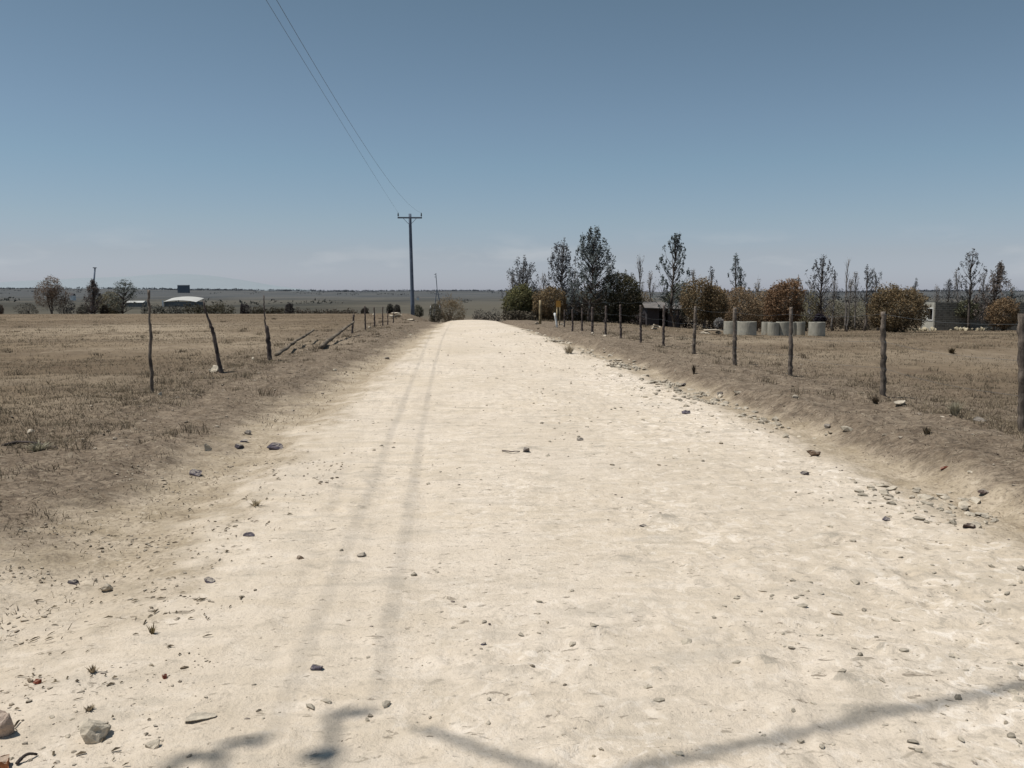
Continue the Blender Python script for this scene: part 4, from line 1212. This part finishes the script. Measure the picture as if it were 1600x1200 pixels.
# ------------------------------------------------------------------ concrete rings
def culvert(px, base, wpx, top, label, first=None):
    p = on_ground(px, base)
    s = p[1] / F
    R = wpx * s / 2; H = (base - top) * s
    n = 40; a = np.arange(n) * 2 * PI / n
    prof = [(R * .985, -0.05), (R, 0.02), (R * 0.995, H * .5), (R, H - 0.02), (R * .985, H), (R * .84, H), (R * .83, H - .03), (R * .83, -0.05)]
    v = np.concatenate([np.stack([rr * np.cos(a), rr * np.sin(a), np.full(n, zz)], -1) for rr, zz in prof])
    v[:, :2] *= 1 + 0.006 * rng.normal(size=(len(v), 1))
    k = len(prof); ii, jj = np.meshgrid(np.arange(k - 1), np.arange(n), indexing='ij')
    f = np.stack([ii * n + jj, ii * n + (jj + 1) % n, (ii + 1) * n + (jj + 1) % n, (ii + 1) * n + jj], -1).reshape(-1, 4)
    p = p + np.array([0, R, 0]); p[2] = gh(p[0], p[1])
    o = link('concrete_ring', make_mesh('concrete_ring', v, f), M_CONC, loc=p)
    tag(o, label, 'concrete ring', 'concrete culvert rings standing in the right field')


culvert(1146, 522.5, 24, 501.5, 'leftmost concrete ring, half hidden by a fence post')
culvert(1171.5, 524, 30, 501.5, 'wide concrete ring second from the left')
culvert(1201, 523, 17, 503, 'narrow looking concrete ring tucked behind the middle pair')
culvert(1211, 524, 18, 503.5, 'concrete ring squeezed between two others in the middle')
culvert(1227, 524.5, 22, 503, 'concrete ring just left of the fence post before the reddish dome')
culvert(1241, 523.5, 13, 503.5, 'small concrete ring mostly behind the fence post')
culvert(1252.5, 524, 16, 504, 'dark sided concrete ring just right of that fence post')
culvert(1281, 525, 26, 504, 'rightmost concrete ring standing apart from the others')

# ------------------------------------------------------------------ block building
by0 = 84.0
bx0 = lateral(1477, by0); bz = gh(bx0 + 4, by0) - 0.1
Hb = at_depth(1500, 472.5, by0)[2] - bz
bld = thing('block_house', 'unfinished grey block house with pale end wall, far right', 'house', (bx0, by0, bz))
mb = MB(); mb.box((0, 0, -0.3), (13, 0.22, Hb)); fw = link('wall', mb.mesh('wall'), M_BLOCK, bld)
fw['label'] = 'long shaded grey block front wall'
mb = MB()                                   # end wall with a window hole: piers, spandrel and lintel
D = 2.4; wa, wb, z0, z1 = 0.45, 1.35, Hb * 0.40, Hb * 0.78
mb.box((0.003, 0.223, -0.3), (0.223, wa, Hb - .004)); mb.box((0.003, wb, -0.3), (0.223, D, Hb - .004))
mb.box((0.003, wa, -0.3), (0.223, wb, z0)); mb.box((0.003, wa, z1), (0.223, wb, Hb - .004))
sw = link('wall', mb.mesh('wall'), M_PALEWALL, bld); sw['label'] = 'end wall painted pale as sunlit, with a window hole'
mb = MB(); mb.box((0, D, -0.3), (13, D + .22, Hb - .01)); mb.box((12.78, 0.223, -0.3), (12.997, D - .003, Hb - .006)); link('wall', mb.mesh('wall'), M_BLOCK, bld)
mb = MB(); mb.box((0.24, wa - .1, z0 - .1), (0.27, wb + .1, z1 + .1)); win = link('window', mb.mesh('window'), M_DARK, bld)  # dark panel stands in for the unlit room behind the hole
mb = MB()
for lo, hi in (((-.03, wa - .09, z0 - .09), (.002, wa, z1 + .09)), ((-.03, wb, z0 - .09), (.002, wb + .09, z1 + .09)), ((-.028, wa, z1), (.001, wb, z1 + .088)), ((-.05, wa, z0 - .085), (.001, wb, z0))):
    mb.box(lo, hi)
link('frame', mb.mesh('frame'), M_WHITE, win)
for (px, lab) in ((1521, 'heap of pale rubble left of the tree in front of the block wall'), (1552, 'heap of pale rubble against the right half of the block wall'), (1455, 'heap of yellowish rubble by the house corner and dome tree')):
    p = np.array([lateral(px, 82.0), 82.0, 0]); p[2] = gh(p[0], p[1])
    heap = thing('rubble_heap', lab, 'rubble heap', p, 'rubble heaps by the block house')
    for _ in range(16):
        mb = MB(); v = rock_shape(ICO1, rng, 5) * (0.12 + 0.2 * rng.random()) + np.array([rng.normal(0, 0.8), rng.normal(0, 0.3), 0.06 + 0.12 * rng.random()])
        mb.add(v, ICO1[1], np.array((0.46, 0.40, 0.28)) * (0.6 + 0.5 * rng.random())); link('stone', mb.mesh('stone'), M_ROCK, heap)

# small shed between trees
sy = 73.0; sx = lateral(1040, sy); sz = gh(sx, sy)
Hs = at_depth(1040, 481, sy)[2] - sz
shed = thing('shed', 'small dark shed with sagging grey roof among the right trees', 'shed', (sx, sy, sz))
mb = MB(); mb.box((-1.5, 0, -.2), (-.45, 2.2, Hs)); mb.box((.35, 0.0, -.2), (1.3, 2.2, Hs)); mb.box((-.45, 1.9, -.2), (.35, 2.2, Hs - .003)); mb.box((-.45, 0.001, Hs - .25), (.35, .12, Hs - .003))
link('wall', mb.mesh('wall'), M_DKWALL, shed)
mb = MB(); mb.box((-.44, 0.5, -.1), (.34, 0.56, Hs - .3)); link('dark_doorway', mb.mesh('dark_doorway'), M_DARK, shed)  # dark panel painted for the unlit inside of the shed opening
v = np.array([[-1.8, -.4, Hs - .02], [1.6, -.4, Hs - .12], [1.6, 1.1, Hs + .42], [-1.8, 1.1, Hs + .5], [1.6, 2.6, Hs - .05], [-1.8, 2.6, Hs]])
v2 = v + np.array([0, 0, .04])
mb = MB(); mb.add(np.concatenate([v, v2]), [[0, 3, 2, 1], [3, 5, 4, 2], [6, 7, 8, 9], [9, 8, 10, 11], [0, 1, 7, 6], [1, 2, 8, 7], [2, 4, 10, 8], [4, 5, 11, 10], [5, 3, 9, 11], [3, 0, 6, 9]])
link('roof', mb.mesh('roof'), M_ROOF, shed)

# ochre sign with two pale legs, pale gate post and white plank
def upright(px, base, top, w, label, mat, name, cat, lean=0):
    p = on_ground(px, base); y = p[1]; t = at_depth(px + lean, top, y)
    t[1] = y; mb = MB(); h = w * y / F / 2
    Q = np.linspace(0, 1, 5)[:, None] * (t - p)[None]; Q[0, 2] = -0.2
    mb.tube(Q, h * np.array([1.05, 1, 1, .98, .95]), 8, jit=0.06)
    return tag(link(name, mb.mesh(name, True), mat, loc=p), label, cat)


upright(844, 506, 469, 4, 'pale gate post standing alone by the right road edge', M_PALEWOOD, 'gate_post', 'gate post')
upright(870.5, 511, 489, 3.2, 'white plank leaning against the ochre sign', M_WHITE, 'white_plank', 'plank', lean=-4)
p = on_ground(872, 508); sg = p[1] / F
sign = thing('sign_board', 'small ochre board on two pale legs by the right fence', 'sign', p)
for dx in (-2.0, 2.4):
    mb = MB(); mb.tube([[dx * sg, 0, -.2], [dx * sg, 0, 30 * sg]], 1.0 * sg, 8); link('leg', mb.mesh('leg', True), M_PALEWOOD, sign)
mb = MB(); mb.box((-3.4 * sg, -1.5 * sg, 28 * sg), (3.6 * sg, -0.9 * sg, 38 * sg)); link('board', mb.mesh('board'), M_ORANGE, sign)
upright(673, 492, 478, 1.2, 'thin white marker post left of the windmill bush', M_WHITE, 'marker_post', 'marker post')
upright(687, 485, 477, 2.6, 'short white peeling post under the brown spreading tree', M_WHITE, 'marker_post', 'marker post')

# ------------------------------------------------------------------ power line
SUN_EL = math.radians(67); SH = np.array([1.0, 0.05]); SH /= np.linalg.norm(SH); COT = 1 / math.tan(SUN_EL)


def insulator(parent, loc, h=0.34, nm='insulator', fat=1.0):
    mb = MB(); z = np.linspace(0, h, 9); rr = np.array([.02, .02, .05, .085, .05, .08, .045, .06, .03]) * fat
    mb.tube(np.stack([z * 0, z * 0, z], -1) + np.array(loc), rr, 10)
    link(nm, mb.mesh(nm, True), M_INSUL, parent)


fy = 84.0; fb = np.array([lateral(646, fy), fy, 0]); fb[2] = gh(fb[0], fy)
tp = at_depth(640.5, 334, fy); arm = at_depth(640.5, 340.5, fy)
far_pole = thing('power_pole', 'tall blue grey power pole with single crossarm beyond the left field', 'power pole', fb)
mb = MB(); q = np.linspace(0, 1, 10)[:, None]; L = (tp - fb)[None] * q; L[:, 1] = 0; L[0, 2] = -0.4
mb.tube(L, np.linspace(0.20, 0.14, 10), 10); link('pole', mb.mesh('pole', True), M_POLE, far_pole)
ao = arm - fb; ao[1] = -0.2; hw = 1.17
mb = MB(); mb.box((ao[0] - hw, ao[1] - .05, ao[2] - .07), (ao[0] + hw, ao[1] + .05, ao[2] + .07)); ca = link('crossarm', mb.mesh('crossarm'), M_STEEL, far_pole)
for s in (-1, 1):
    mb = MB(); mb.tube([[ao[0] + s * .62, ao[1], ao[2] - .07], [ao[0] + s * .1, ao[1] + .08, ao[2] - .6]], .022, 6); link('brace', mb.mesh('brace'), M_STEEL, far_pole)
    insulator(far_pole, (ao[0] + s * (hw - .06), ao[1], ao[2] + .06), 0.42)
FA = [fb + ao + np.array([s * (hw - .06), 0, .46]) for s in (-1, 1)]

# near pole just outside the left of the view; only its shadow reaches into the picture
ZH = 8.7


def above(px, py, zz):
    g = on_ground(px, py) if py < 1205 else EYE + ray(px, py) * (-1.6 / ray(px, py)[2])
    return np.array([g[0] - SH[0] * zz * COT, g[1] - SH[1] * zz * COT, zz])


apex = above(905, 1225, ZH)
nb = np.array([apex[0], apex[1] - 0.08, 0.0]); nb[2] = gh(nb[0], nb[1])
near_pole = thing('power_pole', 'near power pole whose crossarm shadow falls on the road', 'power pole', nb)
mb = MB(); mb.tube([[0, 0, -.4], [0, 0, 4], [0, 0, ZH - nb[2] + .05]], [.15, .13, .11], 12); link('pole', mb.mesh('pole', True), M_POLE, near_pole)
mb = MB()
rt = above(1600, 1070, ZH + .1); rt = apex + (rt - apex) * 1.25
lt = above(655, 1138, ZH + .1)
mb.tube([apex - nb, rt - nb], .021, 8); mb.tube([apex - nb, lt - nb], .021, 8)
link('crossarm', mb.mesh('crossarm'), M_STEEL, near_pole)
ins = []
mb = MB()
b0 = apex + np.array([0, -.1, -.15])
for (pa, pb_) in (((255, 1235), (266, 1186)), ((330, 1235), (352, 1157)), ((500, 1235), (520, 1112))):
    e = above(*pb_, ZH - .15); s0 = above(*pa, ZH - .15); s0[1] = e[1] - 0.3
    mb.tube([s0 - nb, (s0 * .3 + e * .7) - nb, e - nb], .02, 8); ins.append((e, s0))
endl = min(s[1][0] for s in ins)
yb = float(np.mean([s[1][1] for s in ins]))
mb.tube([np.array([endl - .1, yb, ZH - .16]) - nb, np.array([apex[0] + .05, min(yb, apex[1] - .1), ZH - .16]) - nb], .05, 8)
link('crossarm', mb.mesh('crossarm'), M_STEEL, near_pole)
for e, _ in ins:
    insulator(near_pole, e - nb + np.array([0, 0, .02]), .36, fat=0.42)
g = above(515, 1180, ZH - .2); mb = MB(); mb.tube([g - nb + np.array([0, 0, -.15]), g - nb + np.array([0, 0, .03])], .045, 10); mb.tube([g - nb, g - nb + np.array([0, -.3, 0])], .02, 6)
link('fuse_unit', mb.mesh('fuse_unit', True), M_INSUL, near_pole)

FT = fb + (tp - fb) * np.array([1, 0, 1]) + np.array([0, 0, 0.02])


def wire_curve(a, b, sag, t):
    P = b + (a - b) * t[:, None]
    P[:, 2] -= sag * 4 * t * (1 - t)
    return P


def wire_x_at_row(P, row):
    Q = (P - EYE) @ RC
    ok = Q[:, 2] < -2
    px = 800 + F * Q[ok, 0] / -Q[ok, 2]; py = 600 - F * Q[ok, 1] / -Q[ok, 2]
    o_ = np.argsort(py)
    return float(np.interp(row, py[o_], px[o_]))


for (a, ins_, row, want, lab) in ((FA[0], ins[1][0], 110, 493, 'left overhead wire running from the power pole over our heads'),
                                  (FA[1], ins[2][0], 125, 506, 'right overhead wire running from the power pole over our heads')):
    b = ins_ + np.array([0, 0, .38]); t = np.linspace(0, 1, 70); lo, hi = 0.1, 2.6
    for _ in range(30):
        sg_ = (lo + hi) / 2
        if wire_x_at_row(wire_curve(a, b, sg_, t), row) > want: lo = sg_
        else: hi = sg_
    print('SAG', lab, sg_)
    P = wire_curve(a, b, sg_, t)
    mb = MB(); mb.tube(P - P[0], 0.0054, 6)
    tag(link('overhead_wire', mb.mesh('overhead_wire', True), M_WIRE, loc=P[0]), lab, 'wire', 'overhead wires')

# leaning far pole on the left
ly = 125.0
bp = np.array([lateral(157, ly), ly, 0]); bp[2] = gh(bp[0], ly)
tpp = at_depth(148.5, 418, ly)
lp = thing('power_pole', 'small leaning pole beside the pointed dark tree, far left', 'power pole', bp)
mb = MB(); d = tpp - bp; d[1] = 0; mb.tube([[0, 0, -.5], d * .5, d], [.16, .14, .11], 8); link('pole', mb.mesh('pole', True), M_POLE, lp)
mb = MB(); mb.box((d[0] - .25, -.15, d[2] - .1), (d[0] + .25, -.05, d[2] + .02)); link('crossarm', mb.mesh('crossarm'), M_STEEL, lp)

# lattice windmill mast beyond the crest
wy = 150.0; wb_ = np.array([lateral(687, wy), wy, 0]); wb_[2] = gh(wb_[0], wy)
wt = at_depth(681, 428, wy)
wm = thing('lattice_mast', 'thin lattice mast with splayed legs beyond the road crest', 'mast', wb_)
mb = MB(); hub = wt - wb_; hub[1] = 0; knee = hub * 0.62
for dx, dyy in ((-.75, 0), (.55, -.3), (.35, .5)):
    mb.tube([[dx * 1.4, dyy * 1.4, -.3], knee + np.array([dx * .12, dyy * .12, 0])], .07, 5)
for f_ in (0.25, 0.45, 0.65, 0.85):
    pl = [np.array([dx * 1.4, dyy * 1.4, 0]) * (1 - f_) + knee * f_ for dx, dyy in ((-.75, 0), (.55, -.3), (.35, .5))]
    for i in range(3): mb.tube([pl[i], pl[(i + 1) % 3]], .025, 4)
link('legs', mb.mesh('legs'), M_STEEL, wm)
mb = MB(); mb.tube([knee * .95, hub], .07, 6); mb.tube([hub * .93 + np.array([-.28, 0, 0]), hub * .93 + np.array([.05, 0, 0])], .05, 5); mb.tube([hub + np.array([-.3, 0, -.15]), hub + np.array([.1, 0, .1])], .05, 5)
link('mast_head', mb.mesh('mast_head'), M_STEEL, wm)

# ------------------------------------------------------------------ distant sheds and houses
def arched_shed(px0, px1, base, top, y, label):
    x0, x1 = lateral(px0, y), lateral(px1, y); z = min(at_depth(px0, base, y)[2], gh((x0 + x1) / 2, y))
    H = at_depth(px0, top, y)[2] - z; W = x1 - x0
    root = thing('arched_shed', label, 'shed', (x0, y, z))
    n = 14; a = np.linspace(0, 1, n); arc = np.stack([a * W, H * (0.60 + 0.20 * np.sin(PI * a) ** 0.8)], -1)
    mb = MB()
    f = np.stack([arc[:, 0], np.full(n, -.6), arc[:, 1]], -1); b = f + np.array([0, 9, 1.0]); f[:, 2] -= 0.25
    mb.add(np.concatenate([f, b]), np.stack([np.arange(n - 1), np.arange(1, n), np.arange(1, n) + n, np.arange(n - 1) + n], -1))
    link('roof', mb.mesh('roof'), M_FARROOF, root)
    mb = MB(); mb.box((0.25, 0, -.5), (W - .25, 8, H * .55)); link('wall', mb.mesh('wall'), M_FARWALL, root)
    mb = MB(); mb.box((-.3, -.62, -.5), (.25, -.3, H * .7)); link('end_post', mb.mesh('end_post'), M_WHITE, root)


arched_shed(267, 317, 475, 465, 300, 'long low shed with arched white roof across the valley')


def far_house(px0, px1, base, top, y, label, wallm, roofm, gable=0.35, name='house'):
    x0, x1 = lateral(px0, y), lateral(px1, y); z = gh((x0 + x1) / 2, y); zb = min(at_depth(px0, base, y)[2], z)
    H = at_depth(px0, top, y)[2] - zb; W = x1 - x0; root = thing(name, label, 'house', (x0, y, zb))
    e = H * (1 - gable); dp = max(W * .5, 4)
    mb = MB(); mb.box((0, 0, -1), (W, dp, e)); link('wall', mb.mesh('wall'), wallm, root)
    o_ = 0.03 * W
    v = np.array([[-o_, -o_, e + .02], [W + o_, -o_, e + .02], [W + o_, dp / 2, H], [-o_, dp / 2, H], [W + o_, dp + o_, e + .02], [-o_, dp + o_, e + .02]])
    mb = MB(); mb.add(v, [[0, 1, 2, 3], [3, 2, 4, 5], [0, 5, 4, 1]]); mb.add(v[[0, 3, 5]], [[0, 1, 2]]); mb.add(v[[1, 4, 2]], [[0, 1, 2]]); link('roof', mb.mesh('roof'), roofm, root)


far_house(209, 236, 474, 470, 290, 'low white roofed shed left of the arched shed', M_FARWALL, M_FARROOF, 0.3)
far_house(128, 132.5, 463.5, 458.5, 520, 'tiny white house on the far hillside', M_WHITE, M_DKWALL, 0.3)
M_FAR = plain('hazy_wall', (0.13, 0.148, 0.172), 0.9, 0.1, 0.1)  # skyline haze mixed into the wall colour
far_house(289, 305, 457, 445, 1700, 'dark square block standing on the left skyline', M_FAR, M_FAR, 0.06, 'far_block')
far_house(652, 655.5, 467, 463.5, 600, 'tiny white house right of the power pole on the hillside', M_WHITE, M_DKWALL, 0.3)

# ------------------------------------------------------------------ light and sky
world = bpy.data.worlds.new('World'); scene.world = world; world.use_nodes = True
wt_ = world.node_tree; wt_.nodes.clear()
sun_dir = np.array([-SH[0] * math.cos(SUN_EL), -SH[1] * math.cos(SUN_EL), math.sin(SUN_EL)])
sky = wt_.nodes.new('ShaderNodeTexSky'); sky.sky_type = 'NISHITA'; sky.sun_disc = False
sky.sun_elevation = SUN_EL; sky.sun_rotation = math.atan2(sun_dir[0], sun_dir[1]) % (2 * PI)
sky.altitude = 1600; sky.air_density = 1.0; sky.dust_density = 1.6; sky.ozone_density = 1.2
hs = wt_.nodes.new('ShaderNodeHueSaturation'); hs.inputs['Saturation'].default_value = 0.8; hs.inputs['Value'].default_value = 1.0
bg = wt_.nodes.new('ShaderNodeBackground'); bg.inputs['Strength'].default_value = 0.113
ow = wt_.nodes.new('ShaderNodeOutputWorld')
tc = wt_.nodes.new('ShaderNodeTexCoord'); sx_ = wt_.nodes.new('ShaderNodeSeparateXYZ'); wt_.links.new(tc.outputs['Generated'], sx_.inputs[0])
rp_ = wt_.nodes.new('ShaderNodeValToRGB')                      # dusty air: small colour correction by height above the horizon
stops = [(0.0, (.93, .99, 1.33)), (.045, (.97, .95, 1.07)), (.082, (.95, 1.0, 1.04)), (.145, (.90, 1.04, 1.05)), (.19, (.90, 1.03, 1.04)), (.32, (.82, .97, .94)), (1.0, (.75, .95, .95))]
while len(rp_.color_ramp.elements) < len(stops): rp_.color_ramp.elements.new(0.5)
for e_, (p_, c_) in zip(rp_.color_ramp.elements, stops):
    e_.position = p_; e_.color = (c_[0] / 1.5, c_[1] / 1.5, c_[2] / 1.5, 1)
mu_ = wt_.nodes.new('ShaderNodeMix'); mu_.data_type = 'RGBA'; mu_.blend_type = 'MULTIPLY'; mu_.inputs[0].default_value = 1.0
wt_.links.new(sx_.outputs[2], rp_.inputs[0]); wt_.links.new(sky.outputs[0], hs.inputs['Color'])
wt_.links.new(hs.outputs[0], mu_.inputs[6]); wt_.links.new(rp_.outputs[0], mu_.inputs[7])
mpn = wt_.nodes.new('ShaderNodeMapping'); mpn.inputs['Scale'].default_value = (9, 9, 34); wt_.links.new(tc.outputs['Generated'], mpn.inputs[0])
cn_ = wt_.nodes.new('ShaderNodeTexNoise'); cn_.inputs['Scale'].default_value = 1.0; cn_.inputs['Detail'].default_value = 5; wt_.links.new(mpn.outputs[0], cn_.inputs['Vector'])
cr_ = wt_.nodes.new('ShaderNodeValToRGB'); cr_.color_ramp.elements[0].position = .54; cr_.color_ramp.elements[1].position = .74; wt_.links.new(cn_.outputs['Fac'], cr_.inputs[0])
bd_ = wt_.nodes.new('ShaderNodeValToRGB')
while len(bd_.color_ramp.elements) < 4: bd_.color_ramp.elements.new(.5)
for e_, (p_, c_) in zip(bd_.color_ramp.elements, ((.012, 0), (.032, .35), (.05, .35), (.075, 0))): e_.position = p_; e_.color = (c_, c_, c_, 1)
wt_.links.new(sx_.outputs[2], bd_.inputs[0])
ml_ = wt_.nodes.new('ShaderNodeMath'); ml_.operation = 'MULTIPLY'; wt_.links.new(cr_.outputs[0], ml_.inputs[0]); wt_.links.new(bd_.outputs[0], ml_.inputs[1])
cm_ = wt_.nodes.new('ShaderNodeMix'); cm_.data_type = 'RGBA'; wt_.links.new(ml_.outputs[0], cm_.inputs[0]); wt_.links.new(mu_.outputs[2], cm_.inputs[6]); cm_.inputs[7].default_value = (5.2, 5.4, 5.6, 1)
wt_.links.new(cm_.outputs[2], bg.inputs[0]); wt_.links.new(bg.outputs[0], ow.inputs[0])
sl = bpy.data.lights.new('sun', 'SUN'); sl.energy = 4.85; sl.angle = math.radians(0.55); sl.color = (1.0, 0.96, 0.895)
so = bpy.data.objects.new('sun', sl); COL.objects.link(so)
so.rotation_euler = Vector(sun_dir).to_track_quat('Z', 'Y').to_euler()
so.location = (0, 0, 30)

scene.view_settings.view_transform = 'Standard'; scene.view_settings.look = 'None'; scene.view_settings.exposure = 0
scene.render.engine = 'CYCLES'
scene.cycles.max_bounces = 4; scene.cycles.use_denoising = True
scene.render.resolution_x = 1024; scene.render.resolution_y = 768
